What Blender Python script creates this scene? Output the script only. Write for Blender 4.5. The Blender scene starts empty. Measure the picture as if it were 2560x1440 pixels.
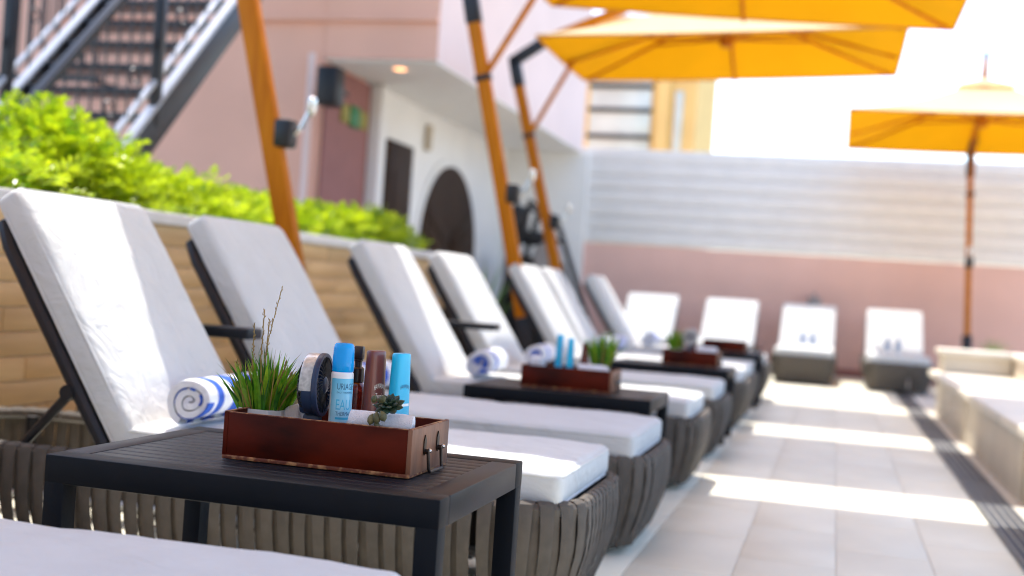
import bpy, bmesh, math, random
from mathutils import Vector, Matrix, noise
R = math.radians
random.seed(7)
scene = bpy.context.scene
COL = scene.collection

# ------------------------------------------------------------------ camera
F_PX, H = 3000.0, 0.80
PSI, RHO, PITCH = math.atan(811 / F_PX), 0.068, R(0.1)
_fw0 = Vector((-math.sin(PSI), math.cos(PSI), 0)); _r0 = Vector((math.cos(PSI), math.sin(PSI), 0))
FW = math.cos(PITCH) * _fw0 + math.sin(PITCH) * Vector((0, 0, 1)); _u1 = _r0.cross(FW)
RT = math.cos(RHO) * _r0 + math.sin(RHO) * _u1; UP = -math.sin(RHO) * _r0 + math.cos(RHO) * _u1
CAM = Vector((0, 0, H))
def _ray(x, y): return FW + (x - 1280) / F_PX * RT - (y - 720) / F_PX * UP
def ony(x, y, Y): d = _ray(x, y); return CAM + d * (Y / d.y)
def onx(x, y, X): d = _ray(x, y); return CAM + d * (X / d.x)
def onz(x, y, z): d = _ray(x, y); return CAM + d * ((z - H) / d.z)

cd = bpy.data.cameras.new('camera'); cam = bpy.data.objects.new('camera', cd); COL.objects.link(cam)
rot = Matrix((RT, UP, -FW)).transposed().to_4x4()
cam.matrix_world = Matrix.Translation(CAM) @ rot
cd.sensor_width = 36; cd.lens = 36 * F_PX / 2560; cd.clip_end = 3000; cd.clip_start = 0.05
cd.dof.use_dof = True; cd.dof.focus_distance = 2.24; cd.dof.aperture_fstop = 2.1
scene.camera = cam

# ------------------------------------------------------------------ light
SUN = Vector((-0.19, 0.39, 1.0)).normalized()
w = bpy.data.worlds.new('World'); scene.world = w; w.use_nodes = True
nt = w.node_tree; bg = nt.nodes['Background']
sky = nt.nodes.new('ShaderNodeTexSky'); sky.sky_type = 'NISHITA'; sky.sun_disc = False
sky.sun_elevation = math.asin(SUN.z); sky.sun_rotation = math.atan2(SUN.x, SUN.y)
sky.air_density = 1.0; sky.dust_density = 1.6; sky.ozone_density = 1.0
nt.links.new(sky.outputs[0], bg.inputs[0]); bg.inputs[1].default_value = 0.15
sd = bpy.data.lights.new('sun', 'SUN'); sun = bpy.data.objects.new('sun', sd); COL.objects.link(sun)
sd.energy = 2.0; sd.angle = R(0.53); sd.color = (1, 0.965, 0.91)
sun.rotation_euler = SUN.to_track_quat('Z', 'Y').to_euler(); sun.location = (0, 0, 20)
vs = scene.view_settings; vs.view_transform = 'Standard'; vs.look = 'None'; vs.gamma = 1; vs.use_curve_mapping = False
vs.exposure = 1.82
scene.cycles.filter_width = 1.05; scene.cycles.max_bounces = 10; scene.cycles.transparent_max_bounces = 8

# ------------------------------------------------------------------ materials
def mat(name, col, rough=.6, metal=0, var=.08, vs_=6., bump=0, bs=80., transl=0, rand=0, spec=.5, coat=0,
        col2=None, stretch=(1, 1, 1), lo=.35, hi=.65, emit=0, detail=4., alpha=1, trans=0, ior=1.45, hue=0, tcol=None):
    m = bpy.data.materials.new(name); m.use_nodes = True; n = m.node_tree.nodes; l = m.node_tree.links
    b = n['Principled BSDF']
    tc = n.new('ShaderNodeTexCoord'); mp = n.new('ShaderNodeMapping'); mp.inputs['Scale'].default_value = stretch
    l.new(tc.outputs['Object'], mp.inputs[0])
    src = mp.outputs[0]
    oi = None
    if rand or hue:
        oi = n.new('ShaderNodeObjectInfo'); ad = n.new('ShaderNodeVectorMath'); ad.operation = 'ADD'
        sc_ = n.new('ShaderNodeVectorMath'); sc_.operation = 'SCALE'; sc_.inputs['Scale'].default_value = 37.
        cb = n.new('ShaderNodeCombineXYZ')
        for i in range(3): l.new(oi.outputs['Random'], cb.inputs[i])
        l.new(cb.outputs[0], sc_.inputs[0]); l.new(src, ad.inputs[0]); l.new(sc_.outputs[0], ad.inputs[1]); src = ad.outputs[0]
    no = n.new('ShaderNodeTexNoise'); no.inputs['Scale'].default_value = vs_; no.inputs['Detail'].default_value = detail
    l.new(src, no.inputs['Vector'])
    rp = n.new('ShaderNodeValToRGB'); e = rp.color_ramp.elements
    c = Vector(col); c2 = Vector(col2) if col2 else c * (1 - var)
    e[0].position = lo; e[1].position = hi
    e[0].color = (*c2, 1); e[1].color = (*(c * (1 + (0 if col2 else var))), 1)
    l.new(no.outputs['Fac'], rp.inputs[0]); out = rp.outputs[0]
    if rand or hue:
        hs = n.new('ShaderNodeHueSaturation'); mr = n.new('ShaderNodeMapRange')
        mr.inputs[3].default_value = 1 - rand; mr.inputs[4].default_value = 1 + rand
        l.new(oi.outputs['Random'], mr.inputs[0]); l.new(mr.outputs[0], hs.inputs['Value'])
        if hue:
            m2 = n.new('ShaderNodeMapRange'); m2.inputs[3].default_value = .5 - hue; m2.inputs[4].default_value = .5 + hue
            l.new(oi.outputs['Random'], m2.inputs[0]); l.new(m2.outputs[0], hs.inputs['Hue'])
        l.new(out, hs.inputs['Color']); out = hs.outputs[0]
    l.new(out, b.inputs['Base Color'])
    b.inputs['Roughness'].default_value = rough; b.inputs['Metallic'].default_value = metal
    b.inputs['Specular IOR Level'].default_value = spec; b.inputs['IOR'].default_value = ior
    b.inputs['Coat Weight'].default_value = coat; b.inputs['Coat Roughness'].default_value = .15
    if trans: b.inputs['Transmission Weight'].default_value = trans
    if emit:
        b.inputs['Emission Strength'].default_value = emit; l.new(out, b.inputs['Emission Color'])
    if bump:
        n2 = n.new('ShaderNodeTexNoise'); n2.inputs['Scale'].default_value = bs; n2.inputs['Detail'].default_value = 3
        l.new(src, n2.inputs['Vector']); bp = n.new('ShaderNodeBump'); bp.inputs['Strength'].default_value = bump
        bp.inputs['Distance'].default_value = .004
        l.new(n2.outputs['Fac'], bp.inputs['Height']); l.new(bp.outputs[0], b.inputs['Normal'])
    if transl:
        t = n.new('ShaderNodeBsdfTranslucent'); (l.new(out, t.inputs[0]) if tcol is None else setattr(t.inputs[0], 'default_value', (*tcol, 1)))
        mx = n.new('ShaderNodeMixShader'); mx.inputs[0].default_value = transl
        l.new(b.outputs[0], mx.inputs[1]); l.new(t.outputs[0], mx.inputs[2])
        l.new(mx.outputs[0], n['Material Output'].inputs[0])
    return m

def wood(name, c1, c2, axis='X', scale=6., rough=.45, coat=.2, rand=.06, fine=40., bump=.15, spec=.5):
    st = {'X': (.12, 1, 1), 'Y': (1, .12, 1), 'Z': (1, 1, .08)}[axis]
    return mat(name, c1, rough, col2=c2, vs_=scale * 5, stretch=st, lo=.3, hi=.7, bump=bump, bs=fine * 4, coat=coat, rand=rand, detail=6, spec=spec)

M = {}
M['cushion'] = mat('cushion_fabric', (.625, .635, .62), .92, var=.025, vs_=7, bump=.25, bs=420, spec=.15, rand=.02)
def add_wrinkles(m):
    n = m.node_tree.nodes; l = m.node_tree.links; b = n['Principled BSDF']
    bp0 = [x for x in n if x.type == 'BUMP'][0]; tc = [x for x in n if x.type == 'TEX_COORD'][0]
    mp = n.new('ShaderNodeMapping'); mp.inputs['Scale'].default_value = (1.0, 2.2, 1.6); l.new(tc.outputs['Object'], mp.inputs[0])
    no = n.new('ShaderNodeTexNoise'); no.inputs['Scale'].default_value = 6.5; no.inputs['Detail'].default_value = 5; no.inputs['Distortion'].default_value = 1.4
    l.new(mp.outputs[0], no.inputs['Vector'])
    bp = n.new('ShaderNodeBump'); bp.inputs['Strength'].default_value = .5; bp.inputs['Distance'].default_value = .022
    l.new(no.outputs['Fac'], bp.inputs['Height']); l.new(bp.outputs[0], bp0.inputs['Normal'])
add_wrinkles(M['cushion'])
M['strap'] = mat('taupe_strap', (.104, .090, .075), .75, var=.1, vs_=30, bump=.2, bs=600, rand=.12, spec=.3)
M['alu'] = mat('grey_aluminium', (.45, .45, .45), .4, metal=.6, var=.05)
M['dark'] = mat('charcoal_metal', (.010, .010, .013), .45, var=.15, vs_=20, bump=.08, bs=300)
M['tabletop'] = mat('charcoal_tabletop', (.007, .009, .014), .42, var=.12, vs_=18, bump=.05, bs=260, rand=.05, spec=.3)
M['side_shade'] = mat('shaded_charcoal', (.0035, .0055, .009), .5, var=.1, vs_=18, bump=.05, bs=260, spec=.2)  # darker copy of the table charcoal; shade on its sides put into the colour
M['black'] = mat('black_plastic', (.012, .012, .013), .4, var=.1)
M['chrome'] = mat('bright_metal', (.7, .7, .7), .2, metal=1, var=.05)
M['mast'] = wood('orange_stained_timber', (.56, .19, .004), (.40, .115, .003), 'Z', 8, .6, 0, spec=.2)
M['mast_x'] = wood('orange_stained_timber_beam', (.56, .19, .004), (.40, .115, .003), 'X', 8, .6, 0, spec=.2)
M['canopy'] = mat('sunlit_amber_canvas', (.84, .68, .40), .85, var=.04, vs_=3, bump=.1, bs=300, transl=.38, spec=.2, tcol=(.78, .53, .10))  # cream base puts the sunlit brightness of the cloth's top into the colour
M['backlit_layer'] = mat('backlit_amber_canvas', (.66, .37, .010), .85, var=.05, vs_=3, bump=.1, bs=300, transl=.50, spec=.1, tcol=(.82, .53, .012))  # added layer under the same cloth; its backlit glow put into the orange
M['canvas_band'] = mat('amber_canvas_band', (.50, .24, .045), .85, var=.05, transl=.15, tcol=(.7, .25, .01))
M['tile'] = mat('pale_floor_tile', (.72, .68, .54), .5, var=.06, vs_=3, bump=.06, bs=60, rand=.05)
M['grout'] = mat('grout', (.56, .53, .47), .9, var=.1, vs_=30)
M['drain'] = mat('slate_grating', (.024, .030, .042), .6, var=.25, vs_=25, rand=.15)
M['plank'] = mat('wood_look_wall_tile', (.70, .46, .215), .5, col2=(.55, .34, .145), vs_=9, stretch=(1, .18, 1.6), rand=.14, bump=.05, bs=80)
M['cap'] = mat('white_render', (.74, .72, .69), .85, var=.04, bump=.1)
M['pink'] = mat('pink_render', (.80, .52, .44), .9, var=.04, vs_=1.5, bump=.15, bs=90)
M['facade'] = mat('salmon_render', (.78, .445, .325), .9, var=.05, vs_=1.2, bump=.15, bs=90)
M['pink2'] = mat('pale_pink_render', (.78, .62, .575), .9, var=.03, vs_=1.5, bump=.1, bs=90)
M['brown'] = mat('brown_pink_panel', (.30, .13, .115), .7, var=.05)
M['white'] = mat('white_wall_paint', (.85, .83, .79), .85, var=.03, vs_=2, bump=.08)
M['soffit'] = mat('soffit_paint', (.82, .79, .74), .9, var=.03)
M['slat'] = mat('white_painted_slat', (.82, .80, .76), .55, var=.03, vs_=4, rand=.02)
M['steel'] = mat('black_painted_steel', (.018, .018, .022), .33, var=.1)
M['steel_top'] = mat('sunlit_edge_steel', (.48, .48, .49), .3, metal=.3, var=.05)  # black stair steel with its sunlit top edges painted pale
M['door'] = wood('dark_door_wood', (.055, .028, .013), (.026, .013, .007), 'Z', 5, .6, 0, spec=.2)
M['stone'] = mat('cream_stone', (.66, .57, .43), .7, var=.05, vs_=5, bump=.15, bs=70, rand=.03)
M['stone_top'] = mat('pale_stone_slab', (.72, .65, .53), .6, var=.04, vs_=5, bump=.1)
M['leaf'] = mat('yellow_green_leaf', (.62, .72, .012), .28, col2=(.13, .27, .006), vs_=11, transl=.5, spec=.8)
M['stem'] = mat('stem_bark', (.16, .12, .05), .8, var=.2)
M['soil'] = mat('dark_soil', (.05, .035, .025), .95, var=.3, vs_=40, bump=.5)
M['box'] = mat('red_brown_varnish', (.098, .0088, .0018), .42, col2=(.010, .0010, .0005), vs_=8, stretch=(.5, 1, 1.2), lo=.36, hi=.60, bump=.1, bs=60, spec=.16, detail=6)
M['box_end'] = mat('worn_brown_wood', (.25, .11, .058), .48, col2=(.12, .052, .032), vs_=16, stretch=(1, 1, .25), bump=.25, bs=70, detail=6)
M['box_edge'] = mat('scuffed_edge_wood', (.42, .21, .085), .65, col2=(.13, .03, .012), vs_=70, lo=.45, hi=.62, bump=.2)
M['iron'] = mat('blackened_iron', (.035, .03, .028), .38, metal=.7, var=.3, vs_=60)
M['pot'] = mat('white_ceramic', (.76, .74, .71), .45, var=.02)
M['g1'] = mat('grass_green', (.19, .42, .02), .4, col2=(.07, .25, .012), vs_=60, transl=.3)
M['g2'] = mat('grass_dark_green', (.05, .20, .016), .4, col2=(.02, .11, .01), vs_=60, transl=.25)
M['g3'] = mat('grass_straw', (.42, .28, .085), .6, col2=(.25, .17, .04), vs_=60, transl=.2)
M['g4'] = mat('grass_lime', (.34, .50, .035), .4, col2=(.17, .36, .015), vs_=60, transl=.35)
M['navy'] = mat('navy_plastic', (.018, .034, .075), .35, var=.05)
M['clear'] = mat('smoky_clear_plastic', (.55, .54, .51), .3, var=.2, vs_=120, trans=.2, spec=.4, coat=.2)
M['yellow'] = mat('yellow_plastic', (.75, .5, .03), .5)
M['u_cap'] = mat('translucent_blue_cap', (.002, .46, .92), .2, var=.1, vs_=14, coat=.35, transl=.35, tcol=(.0, .5, .95))
M['u_white'] = mat('gloss_white_print', (.80, .80, .80), .3, var=.01, coat=.3)
M['u_text'] = mat('dark_blue_print', (.02, .12, .24), .4, var=.02)
M['u_cyan'] = mat('cyan_print', (.05, .47, .72), .4, var=.02)
M['u_mtn'] = mat('blue_mountain_print', (.08, .33, .55), .4, var=.25, vs_=120)
M['trop_b'] = mat('cocoa_plastic', (.165, .036, .022), .33, var=.04, coat=.35)
M['trop_c'] = mat('turquoise_plastic', (.003, .48, .76), .3, var=.03, coat=.35)
M['p_cream'] = mat('cream_print', (.82, .72, .60), .4, var=.02)
M['p_gold'] = mat('gold_print', (.86, .46, .12), .4, var=.05)
M['p_orange'] = mat('orange_print', (.9, .30, .05), .4, var=.1)
M['p_white'] = mat('white_print', (.85, .87, .88), .4, var=.01)
M['amber'] = mat('amber_glass', (.20, .018, .008), .12, var=.1, trans=.35, coat=.5)
M['pumpb'] = mat('dark_brown_pump', (.028, .012, .010), .3, var=.05, coat=.2)
M['terry'] = mat('white_terry', (.80, .80, .83), .97, var=.05, vs_=60, bump=.7, bs=500, spec=.1)
M['terry_b'] = mat('blue_terry', (.055, .13, .52), .97, var=.12, vs_=60, bump=.7, bs=500, spec=.1)
M['succ'] = mat('dark_succulent', (.022, .05, .022), .5, col2=(.008, .022, .010), vs_=80, rand=.1)
M['succ2'] = mat('olive_succulent', (.15, .13, .05), .5, col2=(.07, .075, .03), vs_=70, rand=.15)
M['loofah'] = mat('cream_woven', (.66, .58, .46), .9, col2=(.48, .40, .30), vs_=180, bump=.8, bs=400)
M['ybuild'] = mat('ochre_render', (.80, .55, .20), .85, var=.06, vs_=2)
M['pane'] = mat('window_pane', (.60, .68, .62), .06, var=.1, vs_=2, spec=.9, coat=.6)  # teal reflection in the glass put into the base colour
M['signg'] = mat('green_sign', (.01, .16, .03), .4, var=.03)
M['signy'] = mat('olive_sign', (.28, .24, .03), .5, var=.03)
M['lamp'] = mat('warm_lamp', (1, .48, .22), .5, emit=.8, var=.01)
M['ground'] = mat('far_ground', (.30, .28, .25), .9, var=.1, vs_=.3)
M['grey'] = mat('grey_fitting', (.33, .31, .30), .45, metal=.4, var=.08)
M['wcap'] = mat('blue_bottle_cap', (.03, .10, .30), .4, var=.03)
M['water'] = mat('clear_bottle', (.72, .80, .88), .1, var=.03, trans=.6)

def label_gradient():
    m = bpy.data.materials.new('pale_blue_label'); m.use_nodes = True; n = m.node_tree.nodes; l = m.node_tree.links
    tc = n.new('ShaderNodeTexCoord'); sp = n.new('ShaderNodeSeparateXYZ'); l.new(tc.outputs['Object'], sp.inputs[0])
    mr = n.new('ShaderNodeMapRange'); mr.inputs[1].default_value = .03; mr.inputs[2].default_value = .15; l.new(sp.outputs[2], mr.inputs[0])
    rp = n.new('ShaderNodeValToRGB'); e = rp.color_ramp.elements
    e[0].color = (.46, .75, .88, 1); e[1].color = (.12, .53, .76, 1); e[0].position = .1
    l.new(mr.outputs[0], rp.inputs[0]); b = n['Principled BSDF']; l.new(rp.outputs[0], b.inputs['Base Color'])
    b.inputs['Roughness'].default_value = .3; b.inputs['Coat Weight'].default_value = .3
    return m
M['u_label'] = label_gradient()

# ------------------------------------------------------------------ mesh helpers
class MB:
    def __init__(s): s.v = []; s.f = []
    def add(s, v, f, mtx=None):
        o = len(s.v)
        s.v += [tuple(mtx @ Vector(p)) if mtx else tuple(p) for p in v]; s.f += [tuple(i + o for i in q) for q in f]
        return s
    def box(s, c, d, bev=0, mtx=None):
        x, y, z = [q / 2 for q in d]; cx, cy, cz = c
        if bev <= 0:
            v = [(cx + a * x, cy + b * y, cz + e * z) for a in (-1, 1) for b in (-1, 1) for e in (-1, 1)]
            return s.add(v, [(0, 1, 3, 2), (4, 6, 7, 5), (0, 4, 5, 1), (2, 3, 7, 6), (0, 2, 6, 4), (1, 5, 7, 3)], mtx)
        b_ = min(bev, x * .95, y * .95, z * .95)
        bm = bmesh.new(); bmesh.ops.create_cube(bm, size=1)
        for q in bm.verts: q.co = Vector((q.co.x * 2 * x, q.co.y * 2 * y, q.co.z * 2 * z))
        bmesh.ops.bevel(bm, geom=list(bm.edges), offset=b_, segments=2, affect='EDGES', profile=.5)
        bm.verts.index_update()
        v = [(q.co.x + cx, q.co.y + cy, q.co.z + cz) for q in bm.verts]; f = [[q.index for q in k.verts] for k in bm.faces]
        bm.free(); return s.add(v, f, mtx)
    def tube(s, pts, r, n=8, closed=False, cap=True, rx=None, up=None):
        pts = [Vector(p) for p in pts]; m = len(pts); v = []; f = []
        rr = r if isinstance(r, (list, tuple)) else [r] * m
        prev = None
        for i, p in enumerate(pts):
            a = pts[(i - 1) % m] if (closed or i) else p; b = pts[(i + 1) % m] if (closed or i < m - 1) else p
            t = (b - a).normalized()
            if prev is None:
                u = Vector(up) if up else (Vector((0, 0, 1)) if abs(t.z) < .9 else Vector((1, 0, 0)))
            else: u = prev
            u = (u - t * u.dot(t)).normalized(); prev = u; q = t.cross(u)
            for k in range(n):
                an = 2 * math.pi * (k + .5) / n
                v.append(p + (u * math.cos(an) + q * math.sin(an) * (rx or 1)) * rr[i])
        for i in range(m if closed else m - 1):
            j = (i + 1) % m
            for k in range(n): k2 = (k + 1) % n; f.append((i * n + k, j * n + k, j * n + k2, i * n + k2))
        if cap and not closed:
            f.append(tuple(range(n))[::1]); f.append(tuple((m - 1) * n + k for k in range(n))[::-1])
        return s.add(v, f)
    def beam(s, a, b, wy, wz, up=(0, 0, 1), bev=0):   # rectangular bar from a to b
        a = Vector(a); b = Vector(b); t = (b - a); L = t.length; t.normalize()
        u = Vector(up); u = (u - t * u.dot(t)).normalized(); q = u.cross(t)
        mt = Matrix((t, q, u)).transposed().to_4x4(); mt.translation = (a + b) / 2
        return s.box((0, 0, 0), (L, wy, wz), bev, mt)
    def lathe(s, prof, n=24, c=(0, 0, 0), mtx=None, caps=True):
        v = []; f = []; m = len(prof)
        for r, z in prof:
            for k in range(n):
                a = 2 * math.pi * k / n; v.append((c[0] + r * math.cos(a), c[1] + r * math.sin(a), c[2] + z))
        for i in range(m - 1):
            for k in range(n): k2 = (k + 1) % n; f.append((i * n + k, i * n + k2, (i + 1) * n + k2, (i + 1) * n + k))
        if caps: f.append(tuple(range(n))[::-1]); f.append(tuple((m - 1) * n + k for k in range(n)))
        return s.add(v, f, mtx)
    def prism(s, poly, d, mtx=None):  # poly in xy, extruded along z by d
        n = len(poly); v = [(x, y, 0) for x, y in poly] + [(x, y, d) for x, y in poly]
        f = [tuple(range(n))[::-1], tuple(range(n, 2 * n))] + [(i, (i + 1) % n, n + (i + 1) % n, n + i) for i in range(n)]
        return s.add(v, f, mtx)
    def mesh(s, name, smooth=True, angle=35):
        me = bpy.data.meshes.new(name); me.from_pydata(s.v, [], s.f); me.update()
        if smooth:
            me.shade_smooth(); me.set_sharp_from_angle(angle=R(angle))
        return me
    def build(s, name, m, parent=None, smooth=True, angle=35):
        return obj(name, s.mesh(name, smooth, angle), m, parent)

def obj(name, me, m, parent=None):
    if m is not None and not me.materials: me.materials.append(M[m] if isinstance(m, str) else m)
    o = bpy.data.objects.new(name, me); COL.objects.link(o)
    if parent: o.parent = parent
    return o
def tag(o, label, cat=None, group=None, kind=None):
    if label: o['label'] = label
    if cat: o['category'] = cat
    if group: o['group'] = group
    if kind: o['kind'] = kind
    return o
def empty(name, loc, label, cat, group=None, rz=0):
    o = bpy.data.objects.new(name, None); COL.objects.link(o); o.location = loc; o.rotation_euler.z = rz
    o.empty_display_size = .1
    return tag(o, label, cat, group)
def copy_tree(o, parent=None):
    c = o.copy(); COL.objects.link(c); c.parent = parent
    for ch in list(o.children): copy_tree(ch, c)
    return c
def struct(o): o['kind'] = 'structure'; return o

def rbox(d, r, nx, ny, nz, puff=0, wr=0, seed=0):
    """rounded, slightly puffed cushion block, centred"""
    hx, hy, hz = [q / 2 for q in d]; v = {}; V = []; Fc = []
    def vert(p):
        k = tuple(round(q, 5) for q in p)
        if k in v: return v[k]
        q = Vector(p); c = Vector((max(-hx + r, min(hx - r, q.x)), max(-hy + r, min(hy - r, q.y)), max(-hz + r, min(hz - r, q.z))))
        dlt = q - c
        if dlt.length > 1e-9: q = c + dlt.normalized() * r
        if puff:
            a = 1 - (q.x / hx) ** 4; b = 1 - (q.y / hy) ** 4
            q.z += (1 if q.z > 0 else -.4) * puff * max(a, 0) * max(b, 0) * (abs(q.z) / hz)
        if wr:
            nn = noise.noise(Vector((q.x * 5 + seed, q.y * 7, q.z * 9))) + .5 * noise.noise(Vector((q.x * 17 + seed, q.y * 15, q.z * 14)))
            q += Vector((.15, .6, 1)) * nn * wr
        v[k] = len(V); V.append(q); return v[k]
    def cells(h, n):   # extra rows near the edges so the rounding stays round
        inner = [-h + r + (2 * h - 2 * r) * i / n for i in range(n + 1)]
        return [-h, -h + r * .3, -h + r * .65] + inner + [h - r * .65, h - r * .3, h]
    X, Y, Z = cells(hx, nx), cells(hy, ny), cells(hz, nz)
    for ax, A, B, hh in ((2, X, Y, hz), (1, X, Z, hy), (0, Y, Z, hx)):
        for sgn in (-1, 1):
            for i in range(len(A) - 1):
                for j in range(len(B) - 1):
                    q = []
                    for a, b in ((A[i], B[j]), (A[i + 1], B[j]), (A[i + 1], B[j + 1]), (A[i], B[j + 1])):
                        p = (a, b, sgn * hh) if ax == 2 else (a, sgn * hh, b) if ax == 1 else (sgn * hh, a, b)
                        q.append(vert(p))
                    if (sgn < 0) != (ax == 1): q = q[::-1]
                    Fc.append(tuple(q))
    mb = MB(); mb.v = [tuple(p) for p in V]; mb.f = Fc; return mb

# ================================================================== SETTING
Z0 = 0.0
g = MB().add([(-400, -200, -.03), (400, -200, -.03), (400, 600, -.03), (-400, 600, -.03)], [(0, 1, 2, 3)]).build('ground', 'ground', smooth=False)
struct(g); tag(g, 'flat ground beyond the terrace')
fl = MB().box((-1.2, 7.2, -.0055), (5.2, 17, .016)).build('terrace_floor', 'grout', smooth=False)
struct(fl); tag(fl, 'pale tiled terrace floor beside the loungers')
TW, TL = .298, .596
tile_me = MB().box((0, 0, 0), (TW - .003, TL - .003, .012), .0015).mesh('tile')
tile_me.materials.append(M['tile'])
for i in range(-10, 2):
    for j in range(0, 25):
        o = obj('tile', tile_me, None, fl)
        o.location = (.053 + (i + .5) * TW + (.001 if i == 1 else 0), .70 + (j + .5) * TL + (TL / 2 if i % 2 else 0) - .1, 0)
dr = MB().box((.715, 7.2, -.012), (.17, 17, .01)).build('drain_channel', 'drain', smooth=False); struct(dr)
tag(dr, 'dark slatted drainage strip along the floor')
bar = MB().box((0, 0, 0), (.029, 2.38, .012), .003).mesh('grating_bar'); bar.materials.append(M['drain'])
for i in range(5):
    for j in range(7):
        o = obj('grating_bar', bar, None, dr); o.location = (.647 + i * .034, .4 + j * 2.4, .0)
pv = MB().box((4.4, 7.2, -.006), (7.19, 17, .01)).build('pool_terrace', 'stone', smooth=False); struct(pv)

# back boundary wall with white slats
wl = empty('boundary_wall', (0, 15.5, 0), 'pink rendered wall topped by white horizontal slats at the terrace end', 'wall')
MB().box((1.4, .1, .745), (9.6, .2, 1.49)).build('wall', 'pink', wl)
MB().box((1.4, -.012, .05), (9.6, .02, .10)).build('skirting', 'brown', wl)
sl = MB().box((0, 0, 0), (9.6, .035, .171), .005).mesh('slat'); sl.materials.append(M['slat'])
for k in range(7):
    o = obj('slat', sl, None, wl); o.location = (1.4, .006 + .002 * (k % 2), 1.582 + k * .178)
for k in range(7):
    MB().box((-3.2 + k * 1.5, .17, 2.1), (.05, .06, 1.22)).build('post', 'slat', wl)
MB().box((1.4, .06, 2.12), (9.58, .01, 1.2)).build('backing', 'white', wl)

rw = empty('added_sky_block_wall', (0, -3.6, 0), 'unseen grey wall added opposite the slatted wall to block sky light', 'wall')  # added out of view to cut sky light on the near faces
MB().box((0, -.1, 1.6), (14, .2, 3.2)).build('wall', 'ground', rw)
MB().box((0, -.1, 3.23), (14.04, .26, .06), .01).build('coping', 'cap', rw)

# planter wall along the lounger heads
pw = empty('planter_wall', (-2.8, 0, 0), 'long planter wall of tan plank-shaped tiles with a white cap', 'planter')
PY0, PY1 = 1.6, 8.45
MB().box((-.075, (PY0 + PY1) / 2, .49), (.13, PY1 - PY0, .98)).build('wall', 'grout', pw)
MB().box((-.06, (PY0 + PY1) / 2, 1.005), (.19, PY1 - PY0 + .04, .05), .006).build('cap', 'cap', pw)
MB().box((-.82, (PY0 + PY1) / 2, .475), (.10, PY1 - PY0, .95)).build('back_wall', 'cap', pw)
MB().box((-.455, (PY0 + PY1) / 2, .46), (.62, PY1 - PY0, .92)).build('soil', 'soil', pw)
pk = MB().box((0, 0, 0), (.018, .595, .085), .0015).mesh('tile_plank'); pk.materials.append(M['plank'])
for r_ in range(11):
    y = PY0 + .3 - (.37 * r_ % .6)
    while y < PY1:
        ln = min(y + .3, PY1) - max(y - .3, PY0)
        if ln > .1:
            o = obj('tile', pk, None, pw); o.location = (-.006, (min(y + .3, PY1) + max(y - .3, PY0)) / 2, .0445 + r_ * .0888)
            o.scale.y = ln / .6
        y += .6

# pink building
bd = empty('pink_building', (-4.4, 9.5, 0), 'pink rendered building with an overhanging upper storey and recessed white entry', 'building')
def part(name, c, d, m, bev=0, par=bd):
    o = par.location if par else Vector()
    return MB().box(Vector(c) - o, d, bev).build(name, m, par)
part('wall', (-8.195, 9.99, 3.4), (7.63, .98, 6.8), 'facade')           # left of the recess, facing the stair
part('upper_storey', (-3.86, 12.5, 4.75), (1.02, 6.0, 4.14), 'pink2')
part('upper_front', (-3.86, 9.492, 4.75), (1.024, .012, 4.14), 'facade')
part('soffit', (-3.863, 12.5, 2.67), (1.02, 5.98, .018), 'soffit')
part('cornice', (-5.2, 9.47, 3.02), (3.7, .06, .045), 'facade')
part('recess_wall', (-4.46, 12.99, 1.5), (.18, 5.0, 3.0), 'white')
part('rear_block', (-8.3, 13.0, 3.38), (7.49, 5.0, 6.76), 'facade')
part('recess_jamb', (-4.371, 9.77, 1.33), (.012, .52, 2.65), 'facade')
part('brown_panel', (-4.352, 10.02, 1.32), (.02, 1.0, 2.62), 'brown')
part('column', (-4.30, 10.62, 1.32), (.14, .16, 2.64), 'white', .01)
part('end_wall', (-3.9, 15.45, 1.335), (1.3, .08, 2.66), 'white')
# doors
def door_flat(y0, y1, z1):
    d = part('door', (-4.345, (y0 + y1) / 2, z1 / 2), (.05, y1 - y0, z1), 'door', .005)
    MB().box((-4.345 + .03 - bd.location.x, (y0 + y1) / 2 - bd.location.y, z1 * .72), (.012, (y1 - y0) * .6, z1 * .3), .004).build('panel', 'door', d)
    MB().box((-4.345 + .03 - bd.location.x, (y0 + y1) / 2 - bd.location.y, z1 * .28), (.012, (y1 - y0) * .6, z1 * .36), .004).build('panel', 'door', d)
    MB().tube([(-4.345 + .06 - bd.location.x, y0 + .1 - bd.location.y, 1.0), (-4.345 + .06 - bd.location.x, y0 + .1 - bd.location.y, 1.2)], .012).build('handle', 'chrome', d)
door_flat(11.04, 11.72, 2.2)
def arch_poly(w, h, n=16):
    r = w / 2; return [(-r, 0)] + [(-r * math.cos(math.pi * i / n), h - r + r * math.sin(math.pi * i / n)) for i in range(n + 1)] + [(r, 0)]
mx = Matrix(((0, 0, 1, -4.37 - bd.location.x), (1, 0, 0, 13.09 - bd.location.y), (0, 1, 0, 0), (0, 0, 0, 1)))
ad = MB().prism(arch_poly(2.0, 2.16), .05, mx).build('arched_door', 'door', bd)
MB().prism(arch_poly(2.16, 2.25), .03, mx).build('arch_frame', 'white', bd)
for k in range(10):     # boards in a chevron
    for sgn in (-1, 1):
        y = 13.09 + sgn * .48; z = .25 + k * .19
        lim = 2.16 - 1 + math.sqrt(max(.05, 1 - .8 ** 2))
        if z + .2 > lim: continue
        MB().beam((-4.315 - bd.location.x, y - sgn * .44 - bd.location.y, z - .1), (-4.315 - bd.location.x, y + sgn * .34 - bd.location.y, z + .22), .02, .15, bev=.004).build('board', 'door', ad)
MB().lathe([(.055, 0), (.055, .01)], 20, tuple(onz(1000, 175, 2.65) - bd.location)).build('downlight', 'lamp', bd)
q = onx(1072, 345, -4.33) - bd.location
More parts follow.
